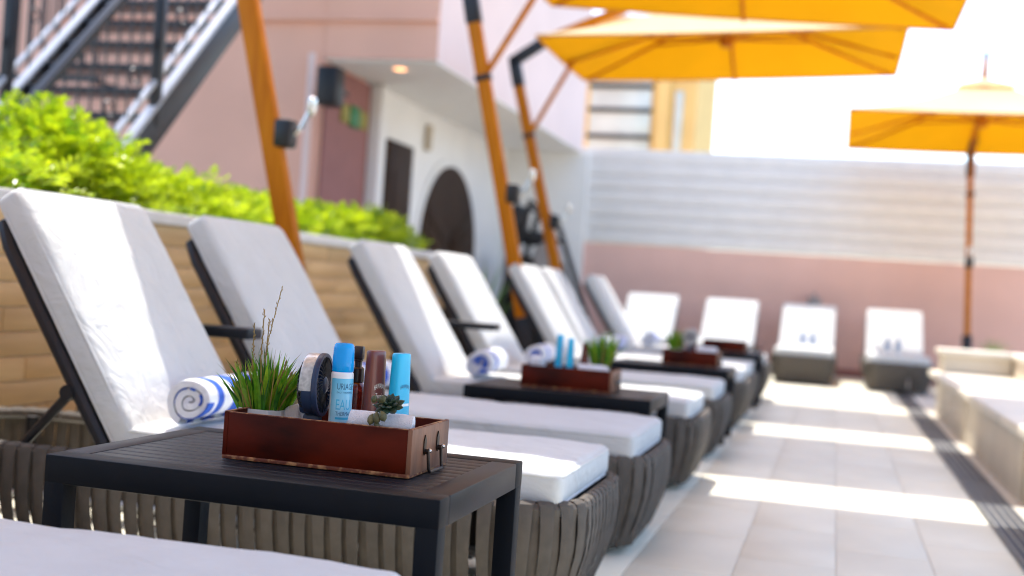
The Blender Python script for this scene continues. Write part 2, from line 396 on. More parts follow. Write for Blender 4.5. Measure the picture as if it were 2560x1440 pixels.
sc_ = MB().box((q.x, q.y, q.z), (.07, .10, .28), .02).build('wall_sconce', 'loofah', bd)
q = onx(1150, 262, -4.25) - bd.location
MB().box((q.x, q.y, q.z), (.10, .12, .07), .02).tube([(q.x - .12, q.y, q.z + .02), (q.x, q.y, q.z)], .015).build('camera_housing', 'grey', bd)
q = ony(778, 300, 9.4) - bd.location
MB().tube([(q.x - .03, q.y, -.2), (q.x - .03, q.y, 2.7)], .028).build('downpipe', 'pink2', bd)
# speaker on the wall corner
q = ony(826, 217, 9.15)
sp = empty('loudspeaker', (q.x, q.y, q.z), 'black loudspeaker on a bracket at the pink wall corner', 'speaker')
MB().box((0, 0, 0), (.19, .2, .33), .03).build('cabinet', 'black', sp)
MB().box((.02, -.103, 0), (.15, .01, .28), .004).build('grille', 'dark', sp)
MB().tube([(0, .1, 0), (0, .36, 0)], .02).build('bracket', 'black', sp)
q = onx(884, 293, -4.34)
es = empty('exit_sign', tuple(q), 'green sign with olive side panels on the brown wall panel', 'sign')
MB().box((.012, 0, 0), (.024, .22, .19), .004).build('face', 'signg', es)
MB().box((.008, -.21, 0), (.018, .17, .16), .004).build('side_panel', 'signy', es)
MB().box((.008, .21, 0), (.018, .17, .16), .004).build('side_panel', 'signy', es)

# yellow house beyond the wall
yb = empty('ochre_house', (-3.4, 20, 0), 'ochre house with dark-barred glazed window beyond the slatted wall', 'building')
MB().box((-.2, 1.5, 2.75), (2.3, 3, 5.5)).build('wall', 'ybuild', yb)
wn = MB().box((-.32, -.03, 3.85), (1.05, .05, 1.5), .01).build('window', 'pane', yb)
for a, b in (((-.86, 4.35), (.22, 4.35)), ((-.86, 3.95), (.22, 3.95)), ((-.84, 3.1), (-.84, 4.6)), ((-.1, 3.6), (-.1, 4.6)), ((.2, 3.1), (.2, 4.6)), ((-.86, 3.5), (.22, 3.5))):
    MB().beam((a[0], -.08, a[1]), (b[0], -.08, b[1]), .05, .07).build('mullion', 'dark', wn)
for k in range(9): MB().beam((-.84 + k * .13, -.07, 4.37), (-.84 + k * .13, -.07, 4.75), .02, .02, up=(1, 0, 0)).build('mullion', 'ybuild', wn)
MB().box((.40, -.06, 2.75), (.22, .12, 5.5), .01).build('pilaster', 'ybuild', yb)
MB().box((.66, -.02, 3.8), (.14, .05, 1.0), .01).build('window', 'pane', yb)
MB().box((-.2, 1.5, 5.53), (2.5, 3.2, .06), .01).build('roof', 'stone', yb)

# stair against the pink building
SX0, SX1 = -5.05, -4.0
st = empty('metal_stair', (-4.5, 4.6, 0), 'black metal open-tread staircase with scrolled railings against the pink building', 'stair')
def SP(x, y, z): return (x + 4.5, y - 4.6, z)
def zst(y): return 1.653 + .99 * (y - 6.245)
ya, yb_ = 4.62, 9.1
for x in (SX0, SX1):
    a = Vector(SP(x, ya, zst(ya) - .13)); b = Vector(SP(x, yb_, zst(yb_) - .13))
    so = MB().beam(a, b, .045, .19, bev=.006).build('stringer', 'steel', st)
    tl = MB().beam(a + Vector((0, -.07, .072)), b + Vector((0, -.07, .072)), .075, .016, bev=.003).build('top_flange', 'steel_top', so)
    rl = MB().beam(Vector(SP(x, ya, zst(ya) + .16)), Vector(SP(x, yb_, zst(yb_) + .16)), .04, .024, bev=.005).build('lower_rail', 'steel_top', st)
    MB().beam(Vector(SP(x, ya, zst(ya) + .95)), Vector(SP(x, yb_, zst(yb_) + .95)), .06, .04, bev=.01).build('handrail', 'steel', st)
tr = MB().box((0, 0, 0), (SX1 - SX0 - .05, .26, .035), .004).mesh('tread'); tr.materials.append(M['steel'])
nst = 24
for k in range(nst):
    y = ya + .12 + k * .182
    if zst(y) > 4.4: break
    o = obj('tread', tr, None, st); o.location = SP((SX0 + SX1) / 2, y + .05, zst(y) - .10)
bl = MB().tube([(0, 0, .15), (0, 0, .93)], .007, 6).mesh('baluster'); bl.materials.append(M['steel'])
ring = MB().tube([(0, .042 * math.cos(2 * math.pi * i / 14), .042 * math.sin(2 * math.pi * i / 14)) for i in range(14)], .007, 5, closed=True).mesh('scroll_ring'); ring.materials.append(M['steel'])
for x in (SX0, SX1):
    for k in range(38):
        y = ya + .06 + k * .115
        o = obj('baluster', bl, None, st); o.location = SP(x, y, zst(y) + .01)
        if k % 2 == 0:
            o = obj('scroll_ring', ring, None, st); o.location = SP(x, y + .0575, zst(y) + .42)
    for y in (ya + .02, 6.35, 7.7):
        MB().box(SP(x, y, zst(y) + .45), (.06, .06, 1.15), .008).build('newel_post', 'steel', st)

# second railing flight by the far wall (balcony rail behind the stair)
br = empty('balcony_railing', (-7.0, 8.9, 2.45), 'thin dark railing bars on the pink wall behind the stair', 'railing')
MB().box((0, 0, 1.5), (1.7, .05, .04)).build('top_rail', 'steel', br)
MB().box((0, 0, -.1), (1.7, .05, .05)).build('bottom_rail', 'steel', br)
b2 = MB().box((0, 0, .7), (.022, .022, 1.6)).mesh('bar'); b2.materials.append(M['steel'])
for k in range(13): o = obj('bar', b2, None, br); o.location = (-.81 + k * .135, 0, 0)
MB().box((-.7, .3, -.1), (.05, .6, .04)).build('bracket', 'steel', br); MB().box((.7, .3, -.1), (.05, .6, .04)).build('bracket', 'steel', br)

# stone bench on the right
bn = empty('stone_bench', (.84, 7.5, 0), 'long cream stone bench with a pale slab seat along the drain strip', 'bench')
y = -4.2; k = 0
for ln in (1.5, 1.0, 1.5, 1.0, 1.35, 1.0):
    MB().box((.30, y + ln / 2, .15), (.58 - .02 * (k % 2), ln - .02, .30), .008).build('base_panel', 'stone', bn); y += ln; k += 1
y = -4.22
for k in range(5):
    MB().box((.29, y + .79, .326), (.62, 1.565, .055), .012).build('seat_slab', 'stone_top', bn); y += 1.572
MB().box((.86, -.3, .25), (.50, 7.8, .50), .01).build('back_block', 'stone', bn)
MB().box((.87, -.3, .525), (.56, 7.86, .05), .012).build('back_cap', 'stone_top', bn)
MB().box((.33, 3.44, .25), (.54, .50, .50), .01).build('end_block', 'stone', bn)
MB().box((.32, 3.44, .527), (.58, .56, .05), .012).build('end_cap', 'stone_top', bn)

# ================================================================== HEDGE
def leaf_spray(mb, p, d, L, up, rng):
    """a pinnate sprig: thin axis with paired narrow leaflets"""
    d = d.normalized(); s = d.cross(up)
    if s.length < 1e-3: s = d.cross(Vector((1, 0, 0)))
    s.normalize(); nn = s.cross(d).normalized()
    n = 5; pts = []
    for i in range(n + 1):
        t = i / n; q = p + d * L * t - Vector((0, 0, 1)) * (.35 * L * t * t); pts.append(q)
        if i == 0: continue
        for sg in (-1, 1):
            a = (d * .75 + s * sg * (.9 - .45 * t)).normalized() + nn * rng.uniform(-.35, .35)
            ll = L * (.42 - .18 * t) * rng.uniform(.8, 1.2); wd = ll * .16
            b = nn.cross(a).normalized() * wd
            e = q + a * ll - Vector((0, 0, 1)) * ll * .25; m = q + a * ll * .5
            mb.add([q, m + b, e, m - b], [(0, 1, 2, 3)])
    a = d * L * .3; b = s * L * .05; q = pts[-1]
    mb.add([q, q + a * .5 + b, q + a - Vector((0, 0, .1 * L)), q + a * .5 - b], [(0, 1, 2, 3)])
def shrub(x, y, zb, rx, ry, rz, n, label, seed, L=.13):
    rng = random.Random(seed)
    o = empty('hedge_shrub', (x, y, zb), label, 'shrub', 'shrubs in the planter')
    mb = MB(); stm = MB()
    lob = [(Vector((rng.uniform(-.6, .6) * rx, rng.uniform(-.75, .75) * ry, rng.uniform(.35, .8) * rz)), rng.uniform(.35, .6)) for _ in range(9)]
    for i in range(n):
        c, s = lob[i % 9]
        u = Vector((rng.gauss(0, 1), rng.gauss(0, 1), rng.gauss(.25, 1))).normalized()
        rr = rng.uniform(.45, 1) ** .5
        p = c + Vector((u.x * rx * s, u.y * ry * s, u.z * rz * s * .7)) * rr
        p.z = max(p.z, .02)
        d = (u * .8 + Vector((0, 0, .75)) + Vector((rng.gauss(0, .3), rng.gauss(0, .3), 0)))
        leaf_spray(mb, p, d, L * rng.uniform(.7, 1.35), Vector((rng.gauss(0, .4), rng.gauss(0, .4), 1)), rng)
    for c, s in lob:
        stm.tube([(rng.uniform(-.05, .05), rng.uniform(-.1, .1), -.08), tuple(c * .5 + Vector((0, 0, -.02))), tuple(c + Vector((0, 0, rz * s * .4)))], [.012, .008, .004], 5)
    mb.build('foliage', 'leaf', o, smooth=False); stm.build('stem', 'stem', o)
    return o
ph = [(-3.2, 3.82, .30, .34, .20, 560, 'tall bushy yellow-green shrub in the planter behind the first reclined lounger'),
      (-3.2, 4.56, .34, .38, .39, 1000, 'tallest leafy yellow-green shrub in the planter, in front of the staircase'),
      (-3.24, 5.12, .30, .30, .24, 460, 'medium yellow-green shrub next to the tallest shrub in the planter'),
      (-3.25, 5.55, .30, .38, .215, 520, 'low yellow-green shrub filling the planter before the first timber mast'),
      (-3.25, 6.15, .30, .38, .24, 560, 'low yellow-green shrub in the planter right behind the first timber mast'),
      (-3.25, 6.75, .30, .36, .25, 560, 'low yellow-green shrub in the planter just past the first timber mast'),
      (-3.25, 7.3, .30, .36, .25, 540, 'low yellow-green shrub in the planter below the exit sign'),
      (-3.25, 7.8, .30, .34, .26, 520, 'low yellow-green shrub near the planter end below the small dark door'),
      (-3.22, 8.22, .28, .30, .25, 460, 'last yellow-green shrub at the planter end in front of the arched door')]
for i, (x, y, a, b, c, n, lb) in enumerate(ph): shrub(x, y, .93, a, b, c, n, lb, 20 + i, L=.135 if i < 3 else .115)
# small plant between lounger heads
def low_plant(x, y, label, seed, h=.55):
    rng = random.Random(seed); o = empty('strap_leaf_plant', (x, y, 0), label, 'plant')
    mb = MB()
    for i in range(70):
        a = rng.uniform(0, 6.28); t = rng.uniform(.05, .45); hh = h * rng.uniform(.6, 1.1); wd = .012
        b = Vector((math.cos(a), math.sin(a), 0)); s = Vector((-b.y, b.x, 0)) * wd; v = []
        for k in range(5):
            q = k / 4; c = b * (t * hh * q * q + .03) + Vector((0, 0, .12 + hh * q * (1 - .25 * q * t))); v += [c - s * (1 - q * .9), c + s * (1 - q * .9)]
        mb.add(v, [(2 * k, 2 * k + 1, 2 * k + 3, 2 * k + 2) for k in range(4)])
    mb.build('foliage', 'g1', o); MB().lathe([(.09, 0), (.12, .16), (.11, .16), (.10, .13)], 16).build('pot', 'dark', o)
low_plant(1.75, 14.5, 'green plant at the mast foot behind the stone bench', 6, .5)
low_plant(-2.62, 8.75, 'dark green strappy plant in a pot beside the planter end', 5, .85)

# ================================================================== UMBRELLAS
def umbrella(loc, rz, label, W=2.85, D=2.1, mast_base=(-.95, 0), lean=.31, hem=2.85, crank=True, tilt=0):
    """local: canopy centre above origin; mast on the -x side leaning outwards"""
    o = empty('cantilever_umbrella', loc, label, 'umbrella', 'amber cantilever umbrellas', rz)
    bx, by = mast_base; ztop = hem - .10
    base = Vector((bx, by, .02)); top = Vector((bx - lean * ztop, by * .3, ztop))
    MB().box((bx, by, .02), (.62, .62, .035), .008).build('base_plate', 'dark', o)
    t = (top - base).normalized()
    MB().beam(base, base + t * .62, .085, .115, bev=.01).build('socket', 'dark', o)
    for s in (-1, 1):
        MB().beam((bx + s * .16, by + s * .05, .04), base + t * .42, .03, .03, bev=.005).build('gusset', 'dark', o)
    MB().beam(base + t * .55, top, .062, .092, up=(1, 0, 0), bev=.006).build('mast', 'mast', o)
    MB().beam(base + t * 2.25, base + t * 2.29, .078, .108, bev=.006).build('collar', 'dark', o)
    peak = Vector((0, 0, hem + .55))
    armend = Vector((0, 0, hem + .78))
    el = top + Vector((.30, 0, .22))
    e = MB(); e.beam(top - t * .22, top + Vector((0, 0, .03)), .075, .105, bev=.008); e.beam(top + Vector((-.03, 0, 0)), el, .075, .095, bev=.008)
    e.build('elbow', 'dark', o)
    MB().beam(el - (armend - el).normalized() * .02, armend, .055, .08, bev=.006).build('arm', 'mast_x', o)
    MB().beam(base + t * 2.27, el + (armend - el) * .28, .028, .04, bev=.004).build('brace', 'mast_x', o)
    if crank:
        c = base + t * 1.47; cb = MB().box(tuple(c + Vector((.075, -.0, 0))), (.085, .09, .13), .015).build('crank_box', 'black', o)
        p = c + Vector((.12, 0, .0))
        MB().tube([p, p + Vector((.035, -.01, .03)), p + Vector((.085, -.015, .13))], .011).build('crank_arm', 'chrome', cb)
        p2 = p + Vector((.085, -.015, .13)); MB().lathe([(.012, -.045), (.022, -.02), (.02, .03), (.01, .04)], 12, tuple(p2)).build('crank_knob', 'chrome', cb)
    # canopy: four sagging panels and a little hem
    mb = MB(); hw, hd = W / 2, D / 2; zt = peak.z - .03
    cor = [(-hw, -hd), (hw, -hd), (hw, hd), (-hw, hd)]; n = 8; ins = .16
    CV = lambda c: Vector((c[0], c[1], hem + tilt * c[0]))
    for k in range(4):
        a, b = CV(cor[k]), CV(cor[(k + 1) % 4]); V = []
        for i in range(n + 1):
            u = i / n; c0 = a.lerp(peak, u * (1 - ins)); c1 = b.lerp(peak, u * (1 - ins))
            for j in range(n + 1):
                v = j / n; q = c0.lerp(c1, v)
                mid = 4 * v * (1 - v); sag = -.045 * mid * (1 - u) - .05 * (4 * u * (1 - u))
                if i == 0: sag += .03 * mid
                q.z += sag; V.append(q)
        mb.add(V, [(i * (n + 1) + j, i * (n + 1) + j + 1, (i + 1) * (n + 1) + j + 1, (i + 1) * (n + 1) + j) for i in range(n) for j in range(n)])
    cn = mb.build('canopy', 'canopy', o, angle=20)
    ln_ = MB(); ln_.v = [(x * .998, y * .998, z - .006) for x, y, z in mb.v]; ln_.f = mb.f
    ln_.build('backlit_layer', 'backlit_layer', o, angle=20)
    hm = MB()
    for k in range(4):
        a, b = CV(cor[k]), CV(cor[(k + 1) % 4]); V = []
        for j in range(n + 1):
            q = a.lerp(b, j / n); v = j / n; q.z += -.015 * 4 * v * (1 - v); V += [q, q - Vector((0, 0, .022))]
        hm.add(V, [(2 * j, 2 * j + 1, 2 * j + 3, 2 * j + 2) for j in range(n)])
    hm.build('hem', 'canvas_band', cn)
    vc = MB(); c4 = [Vector((x * .21, y * .21, peak.z - .085)) for x, y in cor]
    for k in range(4): vc.add([c4[k], c4[(k + 1) % 4], peak + Vector((0, 0, .05))], [(0, 1, 2)])
    vc.build('vent_cap', 'canopy', o, smooth=False)
    hubz = hem + .14
    MB().lathe([(.05, -.07), (.065, -.05), (.065, .03), (.04, .05), (.04, .34), (.06, .36), (.06, .42)], 16, (0, 0, hubz)).build('hub', 'mast_x', o)
    MB().lathe([(.03, 0), (.034, .05), (.028, .17), (.03, .19), (.026, .24)], 12, (0, 0, peak.z + .02)).build('finial', 'mast_x', o)
    MB().lathe([(.027, .238), (.029, .245), (.026, .30), (.012, .31)], 12, (0, 0, peak.z + .02)).build('finial_tip', 'dark', o)
    for k in range(4):
        for a in (CV(cor[k]), (CV(cor[k]) + CV(cor[(k + 1) % 4])) / 2):
            off = Vector((0, 0, -.035)); mid = a.lerp(peak, .5)
            sg = -.05 if abs(a.x) * abs(a.y) > .01 else -.085
            r1 = a.lerp(peak, .03) + off + (Vector((0, 0, -.03)) if sg < -.06 else Vector())
            rb = MB().tube([r1, mid + off + Vector((0, 0, sg)), peak + off + Vector((0, 0, -.06))], .014, 6).build('rib', 'mast_x', o)
            MB().tube([Vector((0, 0, hubz)) + (a - Vector((0, 0, hem))).normalized() * .05, a.lerp(peak, .52) + off + Vector((0, 0, sg))], .011, 6).build('strut', 'mast_x', rb)
    return o
UM = [((-1.02, -.55, 0), 'unseen amber cantilever umbrella added at the row start to block sky light', -1.08, .26, 2.85, 2.2, 2.85, 0),  # added out of view; blocks the sky behind the camera
      ((-1.02, 2.25, 0), 'amber cantilever umbrella shading the first side table', -1.08, .26, 2.85, 2.2, 2.85, 0),
      ((-1.02, 5.01, 0), 'amber cantilever umbrella whose timber mast with crank stands behind the second lounger', -1.155, .26, 2.85, 2.30, 2.85, 0),
      ((-.78, 7.80, 0), 'amber cantilever umbrella with its mast standing behind the fourth lounger', -1.09, .243, 2.9, 2.06, 2.91, -.056),
      ((-1.06, 10.5, 0), 'amber cantilever umbrella with black elbow standing behind the sixth lounger', -1.10, .28, 2.92, 1.95, 2.96, .034)]
for p, lb, mb_, ln_, W_, D_, h_, tl_ in UM:
    umbrella(p, 0, lb, W=W_, D=D_, mast_base=(mb_, 0), lean=ln_, hem=h_, tilt=tl_)
umbrella((1.37, 13.6, 0), R(-90), 'amber cantilever umbrella whose mast stands against the pink boundary wall', W=2.95, D=2.75, mast_base=(-1.0, .12), lean=.12, hem=2.80)

# ================================================================== LOUNGERS
HL, HW, ZR, ZB = 1.0, .325, .30, .052     # half length, half width, rail heights
CR = .13
def loop(hl, hw, cr, n=10):
    pts = []
    for cx, cy, a0 in ((hl - cr, hw - cr, 0), (-hl + cr, hw - cr, 90), (-hl + cr, -hw + cr, 180), (hl - cr, -hw + cr, 270)):
        for i in range(n + 1):
            a = R(a0 + 90 * i / n); pts.append(Vector((cx + cr * math.cos(a), cy + cr * math.sin(a), 0)))
    return pts
def walk(pts, step):
    """points, tangents along a closed loop"""
    P = pts + [pts[0]]; seg = [(P[i + 1] - P[i]).length for i in range(len(pts))]; tot = sum(seg); n = int(tot / step); out = []
    for k in range(n):
        s = (k + .5) * tot / n; i = 0
        while s > seg[i]: s -= seg[i]; i += 1
        t = (P[i + 1] - P[i]).normalized(); out.append((P[i] + t * s, t))
    return out
def strap_mesh(kind, lean, flip):
    """ribbon in local frame: x along the rail, y outward (+y outside), z up"""
    mb = MB(); r = .019; inset = .05
    prof = []
    if kind == 'outer':
        for a in (200, 150, 110, 75, 40, 10): prof.append((r * math.cos(R(a)), ZR + r * math.sin(R(a))))
        for t in (.2, .45, .7, .9): prof.append((r - (inset) * t ** 1.6 + .012 * math.sin(math.pi * t), ZR - (ZR - ZB) * t))
        for a in (0, -40, -90): prof.append((-inset + r * math.cos(R(a)), ZB + r * math.sin(R(a)) - .004))
        wid = lambda q: .046 - .027 * q
    else:
        for a in (160, 110, 60, 10): prof.append((r * .8 * math.cos(R(a)), ZR + r * .8 * math.sin(R(a))))
        for t in (.12, .35, .6, .85): prof.append((r - .011 - inset * t ** 1.6 + .012 * math.sin(math.pi * t), ZR - (ZR - ZB) * t))
        for a in (0, -50, -95): prof.append((-inset + r * .85 * math.cos(R(a)), ZB + r * .85 * math.sin(R(a)) - .003))
        wid = lambda q: .013 + .027 * q
    n = len(prof); th = .0016; V = []
    for i, (y, z) in enumerate(prof):
        q = i / (n - 1); hw = wid(q) / 2; x = lean * (q - .4)
        y0, z0 = prof[max(i - 1, 0)]; y1, z1 = prof[min(i + 1, n - 1)]
        ty, tz = y1 - y0, z1 - z0; l = math.hypot(ty, tz) or 1; ny, nz = -tz / l, ty / l
        if ny < 0 and kind and i > 4: ny, nz = -ny, -nz
        V += [(x - hw, y, z), (x - hw * .5, y + ny * th, z + nz * th), (x + hw * .5, y + ny * th, z + nz * th), (x + hw, y, z)]
    mb.add(V, [(4 * i + k, 4 * i + k + 1, 4 * i + k + 5, 4 * i + k + 4) for i in range(n - 1) for k in range(3)])
    return mb
SM = {}
for kd in ('outer', 'inner'):
    for k, ln in enumerate((.006, -.007, .001, -.014, .015)):
        b_ = strap_mesh(kd, ln if kd == 'outer' else -ln, 1); me = b_.mesh('strap', angle=28); me.materials.append(M['strap']); SM[kd, k] = (b_, me)
rail_top = [p + Vector((0, 0, ZR)) for p in loop(HL, HW, CR)]
rail_bot = [p + Vector((0, 0, ZB)) for p in loop(HL - .05, HW - .05, CR - .04)]
ME = {}
ME['rail'] = MB().tube(rail_top, .0155, 8, closed=True).mesh('top_rail')
ME['brail'] = MB().tube(rail_bot, .015, 8, closed=True).mesh('bottom_rail')
lg = MB()
ME['leg'] = MB().tube([(0, 0, 0), (0, 0, ZR)], .018, 8).mesh('leg')
ME['deck'] = MB().box((.38, 0, ZR - .012), (1.18, .56, .018)).mesh('deck')
BA = R(57); BX, BZ = -.205, ZR - .015       # hinge
Ld = Vector((-math.cos(BA), 0, math.sin(BA))); Nd = Vector((math.sin(BA), 0, math.cos(BA)))
def make_backparts(ang):
    Ld = Vector((-math.cos(ang), 0, math.sin(ang))); Nd = Vector((math.sin(ang), 0, math.cos(ang)))
    hg = Vector((BX, 0, BZ)); res = {}
    hwf = .30; L = .735
    pts = []
    for s in (-1, 1):
        side = [hg + Vector((0, s * hwf, 0)), hg + Ld * (L - .09) + Vector((0, s * hwf, 0)), hg + Ld * (L - .025) + Vector((0, s * (hwf - .02), 0)), hg + Ld * L + Vector((0, s * (hwf - .08), 0))]
        pts += side if s < 0 else side[::-1]
    res['frame'] = MB().tube(pts, .019, 8, up=tuple(Nd)).mesh('back_frame')
    sl_ = []
    for k in range(6):
        c = hg + Ld * (.1 + k * .115); sl_.append(MB().beam(c + Vector((0, -hwf, 0)), c + Vector((0, hwf, 0)), .05, .008, up=tuple(Nd)).mesh('back_slat'))
    res['slats'] = sl_
    a = hg + Ld * .22 - Nd * .02; b = Vector((a.x - .16, 0, ZR - .02))
    res['strut'] = [MB().tube([a + Vector((0, s * hwf, 0)), b + Vector((0, s * hwf, 0))], .013, 8).mesh('strut') for s in (-1, 1)]
    res['knuckle'] = [MB().lathe([(.020, -.022), (.022, 0), (.020, .022)], 10, mtx=Matrix.Translation(a + Vector((0, s * hwf, 0))) @ Matrix.Rotation(R(90), 4, 'X')).mesh('pivot') for s in (-1, 1)]
    T = .080
    mt = Matrix((Ld, Vector((0, 1, 0)), Nd)).transposed().to_4x4(); mt.translation = hg + Ld * .387 + Nd * (T / 2 + .018)
    if mt.determinant() < 0: mt = Matrix((Ld, Vector((0, -1, 0)), Nd)).transposed().to_4x4(); mt.translation = hg + Ld * .387 + Nd * (T / 2 + .018)
    c = rbox((.775, .615, T), .024, 26, 20, 3, puff=.011, wr=.006, seed=3)
    res['cushion'] = MB().add(c.v, c.f, mt).mesh('back_cushion', angle=80)
    pl = [Vector((p.x, p.y, T / 2 - .012)) for p in loop(.385, .303, .03, 4)]
    pb_ = MB().tube([mt @ p for p in pl], .0046, 6, closed=True); res['piping'] = pb_.tube([mt @ Vector((p.x, p.y, -T / 2 + .012)) for p in pl], .0046, 6, closed=True).mesh('piping')
    return res
BK = {'std': make_backparts(BA), 'low': make_backparts(R(42))}
mc = rbox((1.19, .615, .088), .024, 36, 20, 3, puff=.010, wr=.006, seed=9)
ME['matt'] = MB().add(mc.v, mc.f, Matrix.Translation((.375, 0, ZR + .0445))).mesh('mattress', angle=80)
ME['mpipe'] = MB().tube([p + Vector((.375, 0, ZR + .076)) for p in loop(.592, .304, .03, 4)], .0046, 6, closed=True).tube([p + Vector((.375, 0, ZR + .013)) for p in loop(.592, .304, .03, 4)], .0046, 6, closed=True).mesh('piping')
for k in ('rail', 'brail'): ME[k].materials.append(M['alu'])
ME['leg'].materials.append(M['dark']); ME['deck'].materials.append(M['dark'])
for k in ('matt', 'mpipe'): ME[k].materials.append(M['cushion'])
for b_ in BK.values():
    b_['frame'].materials.append(M['dark'])
    for q in b_['slats'] + b_['strut'] + b_['knuckle']: q.materials.append(M['dark'])
    b_['cushion'].materials.append(M['cushion']); b_['piping'].materials.append(M['cushion'])
SPC = .0455
ring_pts = walk(loop(HL, HW, CR), SPC)
weave_me = None
def make_lounger(loc, label, rz=0, individual=True, back='std'):
    global weave_me
    o = empty('sun_lounger', loc, label, 'sun lounger', 'sun loungers with white cushions', rz)
    obj('top_rail', ME['rail'], None, o); obj('bottom_rail', ME['brail'], None, o)
    for sx in (-1, 1):
        for sy in (-1, 1):
            l = obj('leg', ME['leg'], None, o); l.location = (sx * (HL - .13), sy * (HW - .06), 0)
    obj('deck', ME['deck'], None, o)
    b = BK[back]
    bf = obj('back_frame', b['frame'], None, o)
    for q in b['slats']: obj('slat', q, None, bf)
    for q in b['knuckle']: obj('pivot', q, None, bf)
    for q in b['strut']: obj('strut', q, None, o)
    m = obj('mattress', ME['matt'], None, o); obj('piping', ME['mpipe'], None, m)
    c = obj('back_cushion', b['cushion'], None, o); obj('piping', b['piping'], None, c)
    far = MB()
    rng = random.Random(int(loc[1] * 100))
    for i, (p, t) in enumerate(ring_pts):
        nrm = Vector((t.y, -t.x, 0))
        for kd, off in (('outer', 0), ('inner', .5)):
            k = rng.randrange(5)
            if kd == 'inner' and rng.random() < .05: continue
            vis = p.y < -.1 or p.x > .75
            pp = p + t * off * SPC
            ang = math.atan2(t.y, t.x)
            # local x -> tangent, local y -> outward
            mt = Matrix((t, nrm, Vector((0, 0, 1)))).transposed().to_4x4(); mt.translation = pp
            if kd == 'outer' and vis and individual:
                s = obj('strap', SM[kd, k][1], None, o); s.matrix_local = mt
            else: far.add(SM[kd, k][0].v, SM[kd, k][0].f, mt)
    wv = far.build('strap_weave', 'strap', o, angle=28); wv['kind'] = 'stuff'
    return o
LX = -1.52
rows = [(1.325, 'white cushioned lounger with woven strap sides lying flat before the charcoal side table', True),
        (3.005, 'lounger with tall reclined white back beside the table of sun lotions, half in sunlight', True),
        (3.93, 'second lounger past the lotion table, its white back wholly in shade', True),
        (5.33, 'lounger right behind the second side table with a blue-centred towel roll', True),
        (6.42, 'lounger next to the one with the blue-centred towel, before the third side table', True),
        (8.05, 'lounger just beyond the third side table, half its back in shade', False),
        (8.80, 'shaded lounger between the sixth and the last of the side row', False),
        (10.6, 'last lounger of the side row, nearest the pink boundary wall', False)]
for i, (y, lb, ind) in enumerate(rows):
    make_lounger((LX - (.03 if i == 1 else .012), y, 0), lb, 0, True if i < 7 else False)
for x, y, lb in ((-2.15, 13.9, 'lounger by the boundary wall half hidden behind the side row'),
                 (-1.2, 13.95, 'lounger facing the terrace by the wall, behind the last wooden tray'),
                 (-.30, 14.1, 'lounger by the wall under the grey shower fitting, with two bottles'),
                 (.665, 13.95, 'lounger by the wall nearest the stone bench, with two bottles')):
    make_lounger((x, y, 0), lb, R(-90), False, 'low')

# ================================================================== SIDE TABLES
def side_table(loc, W, D, Ht, label, grp='charcoal side tables'):
    o = empty('side_table', loc, label, 'side table', grp)
    bd_ = .052
    for s in (-1, 1):
        MB().box((0, s * (D / 2 - bd_ / 2), Ht - .025), (W, bd_, .05), .0035).build('rail', 'side_shade', o)
        MB().box((s * (W / 2 - bd_ / 2), 0, Ht - .025), (bd_, D - 2 * bd_ + .001, .0495), .0025).build('end_rail', 'tabletop', o)
        for s2 in (-1, 1):
            MB().box((s * (W / 2 - .0205), s2 * (D / 2 - .0205), (Ht - .045) / 2), (.040, .040, Ht - .045), .003).build('leg', 'side_shade', o)
    n = 11; sp_ = (D - 2 * bd_) / n
    sm = MB().box((0, 0, 0), (W - 2 * bd_ + .002, sp_ - .0026, .018), .0018).mesh('slat'); sm.materials.append(M['tabletop'])
    for k in range(n):
        q = obj('slat', sm, None, o); q.location = (0, -D / 2 + bd_ + (k + .5) * sp_, Ht - .0105)
    MB().box((0, 0, Ht - .034), (W - 2 * bd_ + .02, D - 2 * bd_ + .02, .008)).build('underlay', 'dark', o)
    return o
TZ = .46
side_table((-.948, 2.076, 0), .728, .522, TZ, 'charcoal slatted side table carrying the tray of sun lotions')
TZ2 = .43
side_table((-.99, 4.63, 0), .72, .50, TZ2, 'charcoal side table with a wooden tray and two turquoise tubes')
side_table((-.90, 7.12, 0), .68, .50, TZ2, 'charcoal side table with the small tray before the white wall loungers')
side_table((-.88, 9.75, 0), .68, .50, TZ2, 'farthest charcoal side table, behind the last tray in the row')
# slim console tables between paired loungers
def console(x, y, label):
    o = empty('console_stand', (x, y, 0), label, 'stand', 'slim dark consoles between paired loungers')
    MB().box((0, 0, .605), (.42, .105, .035), .006).build('top', 'tabletop', o)
    MB().box((-.12, 0, .30), (.05, .05, .58), .006).build('post', 'dark', o)
    MB().box((-.05, 0, .012), (.34, .12, .024), .005).build('foot', 'dark', o)
console(-1.98, 3.47, 'slim dark console between the sunlit lounger and the second lounger')
console(-1.86, 5.88, 'slim dark console behind the lounger with the blue-centred towel roll')

